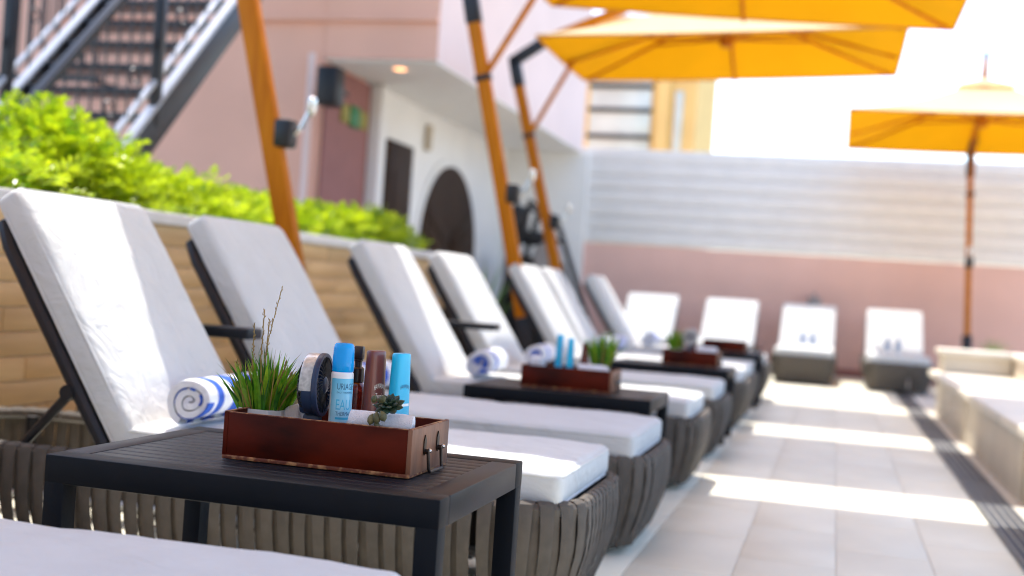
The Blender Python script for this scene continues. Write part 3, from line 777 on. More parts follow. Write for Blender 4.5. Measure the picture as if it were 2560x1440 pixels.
# ================================================================== TRAYS AND CONTENTS
def tray(loc, W, D, Hh, label, rz=0, handle=True):
    o = empty('wooden_tray', loc, label, 'tray', 'red-brown wooden trays', rz)
    t = .009
    for s in (-1, 1):
        MB().box((0, s * (D / 2 - t / 2), Hh / 2 + .003), (W - 2 * t, t, Hh - .006), .0012).build('long_side', 'box', o)
    for s in (-1, 1):
        MB().box((s * (W / 2 - t / 2), 0, Hh / 2 + .003), (t, D + .0006, Hh - .004), .0014).build('end_side', 'box_end' if s > 0 else 'box', o)
    MB().box((0, 0, .0035), (W - .0025, D + .003, .007), .0015).build('bottom', 'box_edge', o)
    # worn rims
    for s in (-1, 1):
        MB().box((0, s * (D / 2 - t / 2), Hh + .0006), (W - 2 * t, t * .72, .0012), .0004).build('rim', 'box_edge', o)
        MB().box((s * (W / 2 - t / 2), 0, Hh + .0016), (t * .75, D - .001, .0013), .0004).build('rim', 'box_edge', o)
    if handle:
        x = W / 2; h = MB()
        for y in (-.036, .036):
            pl = MB().prism([(y - .006, .040), (y - .006, .060), (y, .071), (y + .006, .060), (y + .006, .040), (y, .034)], .0022,
                            Matrix(((0, 0, 1, x + .0002), (1, 0, 0, 0), (0, 1, 0, 0), (0, 0, 0, 1)))).build('handle_plate', 'iron', o)
            MB().tube([(x, y, .041), (x + .010, y, .041)], .0048, 10).build('handle_knuckle', 'iron', o)
            MB().lathe([(.0042, -.002), (.0042, .002), (.002, .0035)], 10, mtx=Matrix.Translation((x + .008, y + .011 * (1 if y > 0 else .6), .042)) @ Matrix.Rotation(R(90), 4, 'X')).build('handle_pin', 'chrome', o)
        MB().tube([(x + .008, -.036, .041), (x + .011, -.036, .010), (x + .012, -.032, .005), (x + .013, .032, .005), (x + .011, .036, .010), (x + .008, .036, .041)], .0030, 8).build('handle_bail', 'iron', o)
    return o
BX0, BX1, BY0, BY1 = -1.058, -.694, 1.974, 2.178
tray((-.876, 2.076, TZ), BX1 - BX0, BY1 - BY0, .084, 'worn red-brown drawer-like tray with iron bail handle full of lotions')
FLZ = TZ + .0075

def blade(mb, p, d, L, wd, bend, rng):
    d = d.normalized(); side = Vector((d.y, -d.x, 0))
    a = rng.uniform(-.9, .9)
    side = Vector((math.cos(a), math.sin(a) , 0)); V = []; n = 6
    for k in range(n):
        q = k / (n - 1); c = p + d * L * q + bend * (q * q * L); wv = wd * (1 - q ** 2.2) * (.55 + .9 * q * (1 - q) * 2) + .0001
        V += [c - side * wv, c + Vector((0, -wv * .35, 0)), c + side * wv]
    mb.add(V, [(3 * k + j, 3 * k + j + 1, 3 * k + j + 4, 3 * k + j + 3) for k in range(n - 1) for j in range(2)])
def grass_pot(loc, label, scale=1., seed=1, n=150, stalks=True, pot_w=.047):
    rng = random.Random(seed)
    o = empty('grass_pot', loc, label, 'potted plant', 'potted grasses in the trays')
    hx = [(pot_w * (1.0 if abs(c) > .9 else 1.08) * c, .036 * s_) for c, s_ in ((-1, -.3), (-.55, -1), (.6, -1), (1, -.45), (1, .5), (.55, 1), (-.6, 1), (-1, .45))]
    hz = .077
    pb = MB(); v = [(x * .82, y * .82, 0) for x, y in hx] + [(x, y, hz) for x, y in hx] + [(x * .9, y * .88, hz) for x, y in hx] + [(x * .88, y * .86, hz - .008) for x, y in hx]
    k = len(hx); f = [tuple(range(k))[::-1]]
    for r_ in range(3): f += [(r_ * k + i, r_ * k + (i + 1) % k, (r_ + 1) * k + (i + 1) % k, (r_ + 1) * k + i) for i in range(k)]
    f.append(tuple(3 * k + i for i in range(k)))
    pb.add(v, f).build('pot', 'pot', o, smooth=False)
    groups = {'g1': MB(), 'g2': MB(), 'g3': MB(), 'g4': MB()}
    for i in range(n):
        x = rng.uniform(-.038, .038) * pot_w / .047; y = rng.uniform(-.022, .022)
        p = Vector((x, y, hz - .012)); sp = .9
        g_ = rng.choices(('g1', 'g2', 'g3', 'g4'), (.30, .16, .26, .28))[0]
        d = Vector((x * 9 * sp + rng.gauss(0, .07), y * 9 + rng.gauss(0, .08), 1))
        L = rng.uniform(.085, .142) * scale * (1 - .3 * abs(x) / .04 + (.12 if x > 0 else 0))
        bend = Vector((d.x * rng.uniform(.05, .55) + rng.gauss(0, .06), rng.uniform(-.25, .1), -.08 - .12 * rng.random()))
        wd = rng.uniform(.0034, .0062) if g_ != 'g3' else rng.uniform(.0010, .0024)
        blade(groups[g_], p, d, L, wd, bend, rng)
    for g_, nm in (('g1', 'green_blades'), ('g2', 'dark_blades'), ('g3', 'straw_blades'), ('g4', 'lime_blades')):
        q = groups[g_].build(nm, g_, o, angle=60); q['kind'] = 'stuff'
    if stalks:
        for sx, dx, Lh in ((-.004, .14, .243), (-.006, .03, .205), (-.020, -.03, .175), (.0, .10, .19), (.025, .45, .12), (.034, .62, .10), (-.033, -.45, .11), (.03, .8, .07), (-.035, -.3, .075)):
            s = MB(); pts = [Vector((sx + dx * Lh * .45 * q, -.012, hz - .01 + Lh * q * .97 - (.25 * abs(dx) * Lh * q * q))) for q in (0, .25, .5, .75, 1)]
            if sx == -.004: pts = [Vector((sx + .02 * q + .034 * max(0, q - .55) ** 1.1, -.012, hz - .01 + Lh * q)) for q in (0, .2, .4, .6, .8, 1)]
            s.tube(pts, [.0011 * (1 - .5 * i / len(pts)) for i in range(len(pts))], 5)
            for j in range(26):
                q = .45 + .55 * j / 26; i = min(int(q * (len(pts) - 1)), len(pts) - 2); c = pts[i].lerp(pts[i + 1], q * (len(pts) - 1) - i)
                a = Vector((rng.uniform(-.5, .5), rng.uniform(-.5, .5), 1)).normalized()
                s.tube([c, c + a * .0035 + Vector((rng.uniform(-.0016, .0016), 0, 0)), c + a * .007], [.0003, .00125, .0002], 4)
            s.build('seed_stalk', 'g3', o)
    return o
q = ony(657, 1030, 2.082)
grass_pot((q.x - .001, 2.082, FLZ), 'faceted white pot of artificial rice grass with tall seed stalks', 1., 3, 230)

# --- text printed on curved surfaces
def text_mesh(body, size, spacing=1.0):
    cu = bpy.data.curves.new('print', 'FONT'); cu.body = body; cu.size = size; cu.space_character = spacing; cu.resolution_u = 3; cu.align_x = 'LEFT'
    ob = bpy.data.objects.new('print', cu); COL.objects.link(ob)
    dg = bpy.context.evaluated_depsgraph_get(); dg.update()
    me = bpy.data.meshes.new_from_object(ob.evaluated_get(dg)); bpy.data.objects.remove(ob); bpy.data.curves.remove(cu)
    return me
def print_text(body, size, fn, name, m, parent, width=None, arch=0):
    """fn(s, z) -> point on the surface at arc length s, height z"""
    me = text_mesh(body, size); bm = bmesh.new(); bm.from_mesh(me)
    xs = [v.co.x for v in bm.verts]; x0, x1 = min(xs), max(xs); k = (width / (x1 - x0)) if width else 1
    for v in bm.verts:
        s = (v.co.x - x0) * k; z = v.co.y
        if arch: u = (v.co.x - x0) / (x1 - x0) * 2 - 1; z += arch * (1 - u * u)
        v.co = fn(s, z)
    bm.to_mesh(me); bm.free(); me.name = name
    return obj(name, me, m, parent)
def patch(fn, s0, s1, z0, z1, name, m, parent, n=10, top=None):
    V = []; mb = MB()
    for i in range(n + 1):
        s = s0 + (s1 - s0) * i / n; V += [fn(s, z0), fn(s, top(i / n) if top else z1)]
    mb.add(V, [(2 * i, 2 * i + 2, 2 * i + 3, 2 * i + 1) for i in range(n)]); return mb.build(name, m, parent)

# --- thermal water spray can
def spray_can(loc, label, rz=0, hi=True):
    o = empty('spray_can', loc, label, 'spray can', None, rz)
    r = .0208
    MB().lathe([(r - .002, 0), (r, .002), (r, .156), (r - .0004, .159), (r - .004, .163)], 40).build('body', 'u_white', o)
    fn = lambda s, z, dr=.0002: Vector(((r + dr) * math.sin(s / r), -(r + dr) * math.cos(s / r), z))
    patch(lambda s, z: fn(s, z, .00015), -.0165, .075, .012, .1495, 'label', 'u_label', o, 40)
    cr = .0198
    MB().lathe([(cr - .001, .161), (cr + .0003, .163), (cr, .182), (cr - .0008, .204), (cr - .002, .2105), (cr - .005, .2135), (.002, .2145)], 40).build('cap', 'u_cap', o)
    MB().lathe([(.008, .160), (.008, .185), (.005, .19)], 16).build('nozzle', 'u_white', o)
    if hi:
        T = lambda s0, z0: (lambda s, z: fn(s0 + s, z0 + z, .0004))
        print_text('URIAGE', .0165, T(-.003, .1295), 'print', 'u_text', o, .033)
        print_text('EAU THERMALE', .0045, T(-.003, .1225), 'print', 'u_text', o, .033)
        print_text('EAU', .0275, T(-.0035, .0925), 'print', 'u_cyan', o, .0275)
        print_text('THERMALE', .0108, T(-.0035, .0815), 'print', 'u_text', o, .0335)
        patch(lambda s, z: fn(s, z, .0004), -.0035, .031, .0745, .0785, 'print_bar', 'u_cyan', o)
        mt = lambda q: .024 + .016 * abs(noise.noise(Vector((q * 9, 3, 0)))) + .008 * abs(noise.noise(Vector((q * 31, 7, 0)))) + (.012 * max(0, 1 - abs(q - .42) * 12))
        patch(lambda s, z: fn(s, z, .0004), -.0165, .06, .012, .03, 'print_mountains', 'u_mtn', o, 60, top=mt)
    return o
q = ony(852, 1000, 2.062)
spray_can((q.x, 2.062, FLZ), 'blue-capped thermal water spray can standing in the tray', R(9))

# --- sun lotion bottles: flattened, tapering to the top
def lotion(loc, label, m, rz, Hh, a0, b0, a1, b1, kind, cat='bottle'):
    o = empty('lotion_bottle', loc, label, cat, None, rz)
    n = 40; prof = []
    for i in range(15):
        t = i / 14; z = Hh * t; k = t ** 1.25; a = a0 + (a1 - a0) * k; b = b0 + (b1 - b0) * k; prof.append((z, a, b))
    def pt(th, a, b, z, dr=0, e=.62):
        c, s = math.cos(th), math.sin(th)
        return Vector(((a + dr) * math.copysign(abs(c) ** e, c), (b + dr) * math.copysign(abs(s) ** e, s), z))
    rings = [(.0, a0 * .93, b0 * .9)] + [(max(z, .002), a, b) for z, a, b in prof[:-1]] + [(Hh - .003, a1, b1), (Hh - .0008, a1 * .93, b1 * .9), (Hh, a1 * .8, b1 * .72)]
    mb = MB(); V = []
    for z, a, b in rings:
        for k in range(n): V.append(pt(2 * math.pi * k / n, a, b, z))
    f = [(i * n + k, i * n + (k + 1) % n, (i + 1) * n + (k + 1) % n, (i + 1) * n + k) for i in range(len(rings) - 1) for k in range(n)]
    f += [tuple(range(n))[::-1], tuple((len(rings) - 1) * n + k for k in range(n))]
    mb.add(V, f).build('body', m, o, angle=50)
    def fn(s, z, dr=.0004):    # front faces local -y; s from the centre
        t = min(max(z / Hh, 0), 1); k = t ** 1.25; a = a0 + (a1 - a0) * k; b = b0 + (b1 - b0) * k
        x = max(-.98 * a, min(.98 * a, s)); c = (abs(x) / a) ** (1 / .62); th = math.acos(min(c, 1)); y = -b * math.sin(th) ** .62
        return Vector((x, y - dr, z))
    T = lambda s0, z0, dr=.0004: (lambda s, z: fn(s0 + s, z0 + z, dr))
    if kind == 'b':
        print_text('HAWAIIAN', .0135, T(-.0145, .128), 'print', 'p_cream', o, .029, arch=.004)
        print_text('Tropic', .016, T(-.0105, .112), 'print', 'p_cream', o, .021)
        patch(T(0, 0), -.016, .016, .101, .1025, 'print_line', 'p_cream', o)
        patch(T(0, 0), -.014, .014, .076, .0865, 'print_band', 'p_gold', o)
        patch(T(0, 0), -.012, .012, .0685, .0695, 'print_line', 'p_cream', o)
    elif kind == 'c':
        print_text('HAWAIIAN', .011, T(-.0125, .132), 'print', 'u_text', o, .025, arch=.003)
        patch(T(0, 0), -.014, .014, .101, .106, 'print_band', 'p_white', o)
        print_text('50', .022, T(-.0135, .064), 'print', 'p_white', o, .024)
        patch(T(0, 0), -.0165, .0165, .012, .04, 'print_flames', 'p_gold', o, 16, top=lambda q: .022 + .022 * abs(math.sin(q * 9 + .8)))
        patch(T(0, 0, .0007), -.010, .0165, .012, .03, 'print_flames', 'p_orange', o, 12, top=lambda q: .018 + .018 * abs(math.sin(q * 7 + .3)))
    return o
q = ony(937, 950, 2.115)
lotion((q.x, 2.115, FLZ), 'brown tapered sun lotion bottle with cream lettering in the tray', 'trop_b', R(70), .202, .0255, .0155, .0205, .0115, 'b')
q = ony(1000, 950, 2.13)
lotion((q.x, 2.13, FLZ), 'turquoise tapered sun lotion bottle behind the succulent in the tray', 'trop_c', R(71), .200, .025, .016, .0195, .0115, 'c')

# --- amber pump spray behind
q = ony(893, 950, 2.145)
o = empty('pump_bottle', (q.x, 2.145, FLZ), 'amber spray bottle with dark pump behind the blue-capped can', 'bottle')
MB().lathe([(.0175, 0), (.019, .003), (.019, .118), (.0175, .128), (.012, .136), (.0085, .139)], 32).build('body', 'amber', o)
MB().lathe([(.0125, .137), (.013, .139), (.0125, .163), (.009, .166)], 24).build('collar', 'pumpb', o)
MB().lathe([(.0072, .164), (.0072, .176), (.009, .178), (.009, .180)], 20).build('neck', 'pumpb', o)
MB().box((.001, 0, .193), (.019, .013, .026), .003).box((-.013, 0, .200), (.012, .006, .007), .001).build('pump_head', 'pumpb', o)

# --- handheld fan
fc = ony(797, 955, 2.07)
fo = empty('handheld_fan', (fc.x - .004, 2.07, fc.z - .005), 'small navy handheld fan with clear top rim standing in the tray', 'fan')
fo.rotation_euler = (0, 0, R(8)); RF = .0585
FM = Matrix(((0, 0, 1, 0), (1, 0, 0, 0), (0, 1, 0, 0), (0, 0, 0, 1)))   # lathe z -> world x, disc in yz
def arc_ring(r0, r1, x0, x1, a0, a1, n, name, m, par):
    mb = MB(); V = []; full = abs(a1 - a0) >= 359
    for i in range(n + (0 if full else 1)):
        a = R(a0 + (a1 - a0) * i / n); c, s = math.cos(a), math.sin(a)
        V += [(x0, r0 * c, r0 * s), (x0, r1 * c, r1 * s), (x0 + (x1 - x0) * .15, (r1 + .001) * c, (r1 + .001) * s), (x1 - (x1 - x0) * .15, (r1 + .001) * c, (r1 + .001) * s), (x1, r1 * c, r1 * s), (x1, r0 * c, r0 * s)]
    k = 6; cnt = len(V) // k; f = []
    for i in range(cnt if full else cnt - 1):
        j = (i + 1) % cnt
        for u in range(k): f.append((i * k + u, i * k + (u + 1) % k, j * k + (u + 1) % k, j * k + u))
    if not full: f += [tuple(range(k))[::-1], tuple((cnt - 1) * k + u for u in range(k))]
    return mb.add(V, f).build(name, m, par, angle=40)
arc_ring(RF - .006, RF, .006, .016, 0, 360, 56, 'front_rim', 'navy', fo)
arc_ring(RF - .012, RF - .001, -.017, .0055, 82, 188, 22, 'clear_rim', 'clear', fo)
arc_ring(RF - .009, RF - .001, -.012, .0058, 188, 442, 40, 'body_ring', 'navy', fo)
hub = MB().lathe([(.017, 0), (.0175, .006), (.013, .010), (.006, .011)], 24, mtx=FM).build('front_hub', 'navy', fo); hub.location.x = .009
rb = MB()
for k in range(30):
    a = 2 * math.pi * k / 30; P = []
    for i in range(6):
        t = i / 5; rr = .0165 + (RF - .006 - .0165) * t; an = a + .42 * t; P.append((.0135 + .003 * (1 - t), rr * math.cos(an), rr * math.sin(an)))
    MB().tube(P, .0009, 5).build('front_rib', 'black', fo)
    P2 = []
    for i in range(6):
        t = i / 5; rr = .014 + (RF - .004 - .014) * math.sin(t * math.pi / 2); P2.append((-.028 + .018 * t ** 2.2 - .0, rr * math.cos(a), rr * math.sin(a)))
    MB().tube(P2, .0013, 5).build('back_rib', 'black', fo)
MB().lathe([(.017, -.004), (.018, .0), (.016, .004)], 20, mtx=Matrix.Translation((-.028, 0, 0)) @ FM).build('back_hub', 'navy', fo)
for k in range(5):
    a = 2 * math.pi * k / 5; bl_ = MB(); V = []
    for i in range(5):
        t = i / 4; rr = .012 + .034 * t
        for sgn in (-1, 1): V.append((-.008 + sgn * .006, rr * math.cos(a + sgn * .28), rr * math.sin(a + sgn * .28)))
    bl_.add(V, [(2 * i, 2 * i + 1, 2 * i + 3, 2 * i + 2) for i in range(4)]).build('fan_blade', 'black', fo)
MB().lathe([(.014, -.006), (.014, .004)], 16, mtx=Matrix.Translation((-.01, 0, 0)) @ FM).build('motor', 'yellow', fo)
MB().box((-.004, 0, -.0665), (.030, .034, .026), .006).build('neck', 'navy', fo)
hb = fc.z - .005 - FLZ
MB().box((-.006, 0, -(hb + .07) / 2 - .001), (.026, .030, hb - .07 + .002), .007).build('handle', 'navy', fo)
MB().box((-.010, -.008, -.022), (.026, .05, .062), .008).build('housing', 'navy', fo)

# --- cream woven pad and crumpled white cloth behind the fan
q = ony(738, 985, 2.135)
o = empty('woven_pad', (q.x, 2.135, FLZ), 'cream woven bath pad standing behind the navy fan', 'bath pad')
mb = MB(); mb.lathe([(.002, -.007), (.030, -.008), (.038, -.004), (.039, 0), (.038, .004), (.030, .008), (.002, .007)], 28, mtx=Matrix.Translation((0, 0, .052)) @ Matrix.Rotation(R(80), 4, 'X') @ Matrix.Scale(1.25, 4, (0, 1, 0)))
for i, v in enumerate(mb.v): v = Vector(v); mb.v[i] = tuple(v + Vector((1, 1, 1)) * .003 * noise.noise(v * 60))
mb.build('pad', 'loofah', o)
q = ony(745, 1035, 2.095)
o = empty('folded_cloth', (q.x, 2.10, FLZ), 'crumpled white cloth between the grass pot and the fan', 'cloth')
c = rbox((.034, .05, .085), .010, 6, 8, 12, puff=0, wr=.006, seed=2); MB().add(c.v, c.f, Matrix.Translation((0, 0, .043)) @ Matrix.Rotation(R(-12), 4, 'Y')).build('cloth', 'terry', o, angle=70)

# --- rolled face towel and succulent
def spiral_roll(Rr, L, turns, th, r0=.004, nseg=26, lump=.04, seed=0, stripes=None):
    """spiral sheet extruded along local y from 0..L; returns list of (y0,y1,mb)"""
    rng = random.Random(seed); N = int(turns * nseg)
    def rad(i): return r0 + (Rr - r0) * i / N
    prof = []
    for i in range(N + 1):
        a = 2 * math.pi * i / nseg; lp = 1 + lump * math.sin(a * 2 + .7) + lump * .6 * math.sin(a * 3 + seed) ; prof.append((rad(i) * lp, a))
    bands = stripes or [(0, L, 0)]; out = []
    for y0, y1, idx in bands:
        mb = MB(); ny = max(2, int((y1 - y0) / .02)); V = []
        for j in range(ny + 1):
            y = y0 + (y1 - y0) * j / ny
            edge = min(y, L - y); sq = 1 - .05 * max(0, 1 - edge / .012)
            for k, (r_, a) in enumerate(prof):
                jit = .0015 * noise.noise(Vector((k * .3, y * 40, seed)))
                for rr in (r_ - th, r_):
                    e_ = (rr + jit) * sq if rr > 0 else .0005
                    V.append((e_ * math.cos(a), y + .004 * math.sin(a * 1.0 + k * .02) * (1 if j in (0, ny) and (y0 == 0 or y1 == L) else 0), e_ * math.sin(a)))
        m = len(prof) * 2; f = []
        for j in range(ny):
            for k in range(len(prof) - 1):
                for s in (0, 1):
                    a_, b_, c_, d_ = j * m + 2 * k + s, j * m + 2 * k + 2 + s, (j + 1) * m + 2 * k + 2 + s, (j + 1) * m + 2 * k + s
                    f.append((a_, b_, c_, d_) if s == 0 else (d_, c_, b_, a_))
        for k in range(len(prof) - 1):
            f.append((2 * k, 2 * k + 1, 2 * k + 3, 2 * k + 2)); b = ny * m; f.append((b + 2 * k + 2, b + 2 * k + 3, b + 2 * k + 1, b + 2 * k))
        mb.add(V, f); out.append((mb, idx))
    return out
q = ony(953, 1050, 2.035)
tw = empty('face_towel', (q.x + .002, 2.03, FLZ), 'rolled white face towel lying in the tray under the succulent', 'towel')
mt = Matrix.Translation((-.061, 0, .077)) @ Matrix.Rotation(R(-90), 4, 'Z') @ Matrix.Scale(1.0, 4)
for mb, idx in spiral_roll(.026, .122, 3.0, .0072, .003, 24, .05, 3):
    MB().add(mb.v, mb.f, mt).build('roll', 'terry', tw, angle=60)
c = rbox((.118, .046, .05), .008, 8, 4, 4, wr=.002, seed=5); MB().add(c.v, c.f, Matrix.Translation((0, .002, .026))).build('folded_base', 'terry', tw, angle=60)
q = ony(962, 1010, 2.02)
sc = empty('succulent_sprig', (q.x, 2.012, q.z - .006), 'dark green succulent sprig with olive buds on the rolled face towel', 'plant')
rng = random.Random(4)
pet = MB()
pet.lathe([(.0005, 0), (.004, .006), (.0062, .014), (.0055, .020), (.0006, .0255)], 10, mtx=Matrix.Scale(.5, 4, (0, 1, 0)))
pm = pet.mesh('leaf'); pm.materials.append(M['succ'])
pm2 = pet.mesh('bud'); pm2.materials.append(M['succ2'])
for ringi, (nn, tilt, s) in enumerate(((9, 80, 1.15), (7, 55, 1.0), (5, 28, .8))):
    for k in range(nn):
        o = obj('leaf', pm, None, sc)
        o.matrix_local = Matrix.Translation((.010, .006, .002)) @ Matrix.Rotation(R(35), 4, 'X') @ Matrix.Rotation(R(360 / nn * k + ringi * 20), 4, 'Z') @ Matrix.Rotation(R(tilt), 4, 'X') @ Matrix.Scale(s, 4)
for dx, dz, s, an in ((-.016, -.004, .55, 20), (-.008, -.018, .75, 170), (.0, -.016, .7, 150), (-.014, -.022, .7, 190), (-.004, -.002, .6, 40), (-.01, -.036, .55, 140)):
    b = MB().lathe([(.0005, 0), (.007, .006), (.009, .013), (.007, .02), (.0006, .0255)], 10).build('bud', 'succ2', sc)
    b.matrix_local = Matrix.Translation((dx + .003, -.017, dz + .012)) @ Matrix.Rotation(R(an), 4, 'Y') @ Matrix.Rotation(R(15), 4, 'X') @ Matrix.Scale(s * 1.2, 4)

# ------------------------------------------------------------------ towel rolls on the loungers
def towel_roll(loc, label, Rr=.068, L=.40, rz=0, seed=1, blue_end=False, hi=True):
    o = empty('towel_roll', loc, label, 'towel', 'rolled blue and white towels', rz)
    b = L / 9
    stripes = [(0, b * .95, 0), (b * .95, b * 1.75, 1), (b * 1.75, b * 2.9, 0), (b * 2.9, b * 4.2, 1), (b * 4.2, b * 5.4, 0), (b * 5.4, b * 6.5, 1), (b * 6.5, L, 0)]
    if blue_end: stripes = [(0, b * .5, 0), (b * .5, b * 1.9, 0), (b * 1.9, b * 3, 1), (b * 3, L, 0)]
    mt = Matrix.Translation((0, 0, Rr * .98))
    for mb, idx in spiral_roll(Rr, L, 2.7, .0185, .006, 28, .045, seed, stripes):
        MB().add(mb.v, mb.f, mt).build('blue_stripe' if idx else 'white_stripe', 'terry_b' if idx else 'terry', o, angle=60)
    # blue edging seen between the layers at the end
    N = 100; mb = MB(); V = []; tn = 2.7
    lim = (.95, 2.0) if not blue_end else (0.2, 1.9)
    for i in range(N + 1):
        u = lim[0] + (lim[1] - lim[0]) * i / N; a = 2 * math.pi * u; lp = 1 + .045 * math.sin(a * 2 + .7) + .027 * math.sin(a * 3 + seed)
        r_ = (.006 + (Rr - .006) * u / tn) * lp * .955 + .0025; wv = .0045 * (.4 + .6 * abs(math.sin(a * 1.3 + seed))) * (4.5 if blue_end else 1)
        V += [(r_ * math.cos(a), -.0025, r_ * math.sin(a)), ((r_ - wv) * math.cos(a), -.0025, (r_ - wv) * math.sin(a)), (r_ * math.cos(a), .03, r_ * math.sin(a)), ((r_ - wv) * math.cos(a), .03, (r_ - wv) * math.sin(a))]
    f = []
    for i in range(N):
        if not blue_end and noise.noise(Vector((i * .09, seed * 3.1, 0))) < -.12: continue
        a_ = 4 * i; f += [(a_, a_ + 1, a_ + 5, a_ + 4), (a_, a_ + 4, a_ + 6, a_ + 2), (a_ + 1, a_ + 3, a_ + 7, a_ + 5)]
    mb.add(V, f, mt).build('blue_edging', 'terry_b', o, angle=60)
    return o
MZ = ZR + .035 + .0525 + .008
towel_roll((-1.565, 2.735, MZ), 'blue-striped white towel roll at the fold of the half-sunlit lounger', .068, .42, R(2), 1)
towel_roll((-1.565, 3.70, MZ), 'blue-striped white towel roll on the shaded second lounger behind the lotions', .066, .42, 0, 2)
towel_roll((-1.50, 5.10, MZ), 'white towel roll with a blue centre on the lounger behind the second side table', .070, .36, R(4), 3, True)
towel_roll((-1.52, 6.20, MZ), 'small white towel roll with a pale blue core above the second wooden tray', .066, .36, R(3), 4, True)
towel_roll((-1.53, 7.85, MZ), 'blue-striped towel roll on the lounger past the third side table', .068, .38, 0, 5)
towel_roll((-1.55, 8.62, MZ), 'blue-striped towel roll on the shaded lounger near the row end', .068, .36, 0, 6)
towel_roll((-1.55, 10.4, MZ), 'blue-striped towel roll on the last lounger of the side row', .066, .36, 0, 8)

# ------------------------------------------------------------------ second and third trays
def mini(kind, loc, label, m, h, r, cat='bottle', mcap=None):
    o = empty(kind, loc, label, cat)
    MB().lathe([(r * .85, 0), (r, .004), (r * .96, h * .6), (r * .7, h * .92), (r * .55, h)], 20).build('body', m, o)
    if mcap: MB().lathe([(r * .72, h * .66), (r * .72, h * .9), (r * .5, h * 1.02)], 16).build('cap', mcap, o)
    return o
FLZ2 = TZ2 + .0075
T2Y = 4.62
x0, x1 = ony(1303, 950, 4.53).x, ony(1530, 965, 4.53).x
tray(((x0 + x1) / 2, 4.62, TZ2), x1 - x0, .204, .084, 'red-brown wooden tray on the second side table holding two turquoise tubes')
def put(px, y): return ony(px, 900, y).x
grass_pot((put(1503, 4.67), 4.67, FLZ2), 'dense green grass pot in the tray with turquoise tubes', 1.35, 8, 150, False, .034)
lotion((put(1398, 4.63), 4.63, FLZ2), 'blue-capped slim tube in the second tray, the taller turquoise one', 'trop_c', R(80), .20, .022, .014, .017, .010, '')
lotion((put(1425, 4.60), 4.60, FLZ2), 'turquoise slim tube in the second tray, the shorter one', 'trop_c', R(80), .19, .022, .014, .014, .009, '')
mini('pump_bottle', (put(1461, 4.66), 4.66, FLZ2), 'small amber bottle beside the grass in the second tray', 'amber', .17, .017, 'bottle', 'pumpb')
o = empty('face_towel', (put(1482, 4.585), 4.585, FLZ2), 'rolled white face towel at the handle end of the second tray', 'towel')
for mb, idx in spiral_roll(.036, .115, 3.2, .009, .003, 24, .04, 3): MB().add(mb.v, mb.f, Matrix.Translation((-.055, 0, .065)) @ Matrix.Rotation(R(-90), 4, 'Z')).build('roll', 'terry', o, angle=60)
MB().box((0, .0, .02), (.11, .05, .036), .01).build('folded_base', 'terry', o)
o = empty('folded_cloth', (put(1345, 4.62), 4.62, FLZ2), 'bundled cream cloth at the far end of the second tray', 'cloth')
c = rbox((.06, .06, .12), .022, 5, 5, 8, wr=.01, seed=8); MB().add(c.v, c.f, Matrix.Translation((0, 0, .06))).build('cloth', 'terry', o, angle=70)
x0, x1 = ony(1655, 895, 7.08).x, ony(1795, 905, 7.08).x
tray(((x0 + x1) / 2, 7.18, TZ2), x1 - x0, .204, .084, 'red-brown wooden tray on the third side table with grass and a small fan')
grass_pot((put(1686, 7.2), 7.2, FLZ2), 'small green grass pot in the third tray beside a grey fan', 1.1, 9, 140, False, .034)
o = empty('handheld_fan', (put(1722, 7.2), 7.2, FLZ2), 'small grey-blue handheld fan in the third tray', 'fan')
mb = MB(); mb.lathe([(.045, -.014), (.05, 0), (.045, .014)], 24, mtx=Matrix.Translation((0, 0, .155)) @ Matrix.Rotation(R(80), 4, 'X')); mb.build('head', 'clear', o)
for k in range(10):
    a = 2 * math.pi * k / 10; MB().tube([(0, -.018, .155), (.044 * math.cos(a), -.018, .155 + .044 * math.sin(a))], .002, 5).build('rib', 'navy', o)
MB().box((0, 0, .055), (.028, .026, .11), .006).build('handle', 'navy', o)
mini('pump_bottle', (put(1735, 7.24), 7.24, FLZ2), 'dark amber bottle behind the fan in the third tray', 'amber', .15, .016, 'bottle', 'pumpb')
o = empty('face_towel', (put(1765, 7.15), 7.15, FLZ2), 'rolled white face towel in the third tray', 'towel')
for mb, idx in spiral_roll(.033, .12, 3.2, .008, .003, 24, .04, 3): MB().add(mb.v, mb.f, Matrix.Translation((-.06, 0, .078)) @ Matrix.Rotation(R(-90), 4, 'Z')).build('roll', 'terry', o, angle=60)
MB().box((0, .0, .024), (.11, .05, .044), .01).build('folded_base', 'terry', o)
x0, x1 = ony(1790, 880, 9.65).x, ony(1866, 888, 9.65).x
tray(((x0 + x1) / 2 - .06, 9.75, TZ2), .34, .20, .084, 'last wooden tray of the row on the farthest side table')

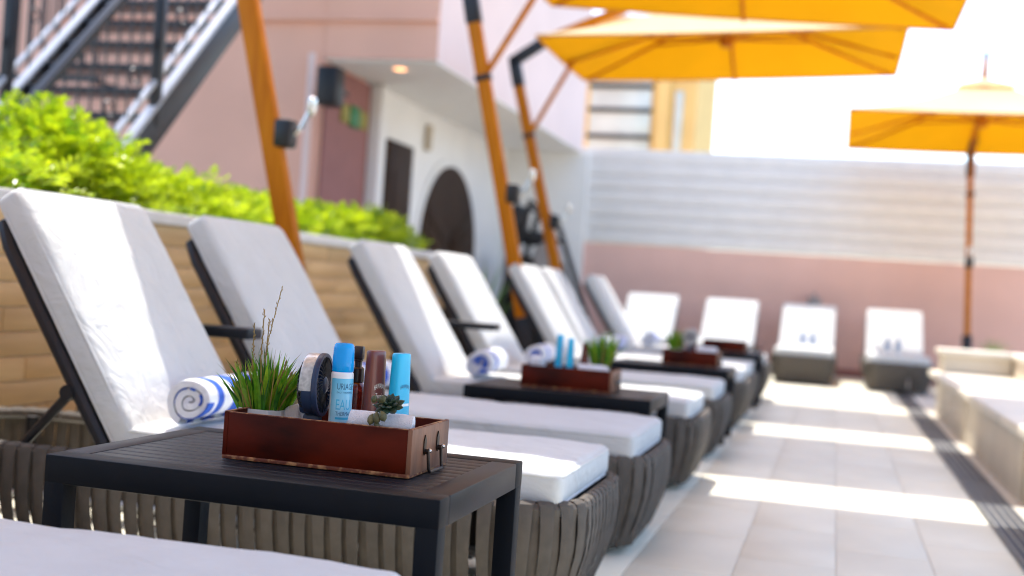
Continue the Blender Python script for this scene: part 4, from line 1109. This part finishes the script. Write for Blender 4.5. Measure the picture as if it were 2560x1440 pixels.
# water bottles on the wall loungers
def water_bottle(x, y, z, label):
    o = empty('water_bottle', (x, y, z), label, 'bottle', 'small water bottles on the wall loungers')
    MB().lathe([(.026, 0), (.03, .01), (.03, .11), (.022, .135), (.012, .15)], 18).build('body', 'water', o)
    MB().lathe([(.0305, .05), (.0305, .105)], 18, caps=False).build('label_band', 'wcap', o)
    MB().lathe([(.014, .148), (.014, .17)], 14).build('cap', 'wcap', o)
for px_, Y, lb in ((2005, 14.05, 'blue-capped water bottle on the lounger under the shower fitting, beside its twin'), (2030, 14.05, 'blue-capped water bottle on the lounger under the shower fitting, beside its twin'),
                   (2218, 13.9, 'blue-capped water bottle on the lounger nearest the stone bench, beside its twin'), (2244, 13.9, 'blue-capped water bottle on the lounger nearest the stone bench, beside its twin')):
    water_bottle(ony(px_, 880, Y).x, Y, MZ, lb)

# shower fitting on the wall
q = ony(2036, 760, 15.4)
o = empty('shower_fitting', (q.x, 15.49, .35), 'grey wall shower fitting above the middle wall lounger', 'shower')
MB().tube([(0, -.02, 0), (0, -.05, .6), (0, -.14, .66), (0, -.2, .62)], .02).build('pipe', 'grey', o)
MB().lathe([(.07, 0), (.06, .03), (.02, .05)], 18, (0, -.2, .575)).build('shower_head', 'grey', o)
MB().box((0, -.02, .52), (.16, .04, .2), .015).build('valve_plate', 'grey', o)

# equipment behind the masts
o = empty('exercise_frame', (-3.35, 13.6, 0), 'dark metal exercise frame with slanted legs near the slatted wall', 'equipment')
for dy in (-.25, .25):
    MB().tube([(-.55, dy, 0), (-.1, dy, 1.85), (.12, dy, 1.62), (.75, dy, 0)], .035).build('side_frame', 'dark', o)
for x, z in ((-.12, 1.75), (.2, 1.4), (.5, .65), (-.35, .8)):
    MB().tube([(x, -.27, z), (x, .27, z)], .028).build('crossbar', 'dark', o)
MB().box((-.1, 0, 1.42), (.34, .5, .16), .05).build('seat_pad', 'black', o)
MB().box((-.28, 0, 1.62), (.1, .5, .36), .04).build('back_pad', 'black', o)
MB().lathe([(.16, -.03), (.18, 0), (.16, .03)], 20, mtx=Matrix.Translation((.15, -.3, 1.2)) @ Matrix.Rotation(R(90), 4, 'X')).build('weight_disc', 'grey', o)
o = empty('dark_opening_block', (-3.75, 14.6, 0), 'tall black block added for the dark opening at the end of the white entry wall', 'cabinet')  # black block added where a dark opening lies beyond the white wall
MB().box((0, 0, .62), (.5, .5, 1.24), .01).build('body', 'black', o); MB().box((.255, 0, .62), (.02, .42, 1.1), .006).build('door', 'dark', o)
MB().tube([(.28, .16, .6), (.28, .16, .8)], .01).build('handle', 'chrome', o)

bpy.context.view_layer.update()
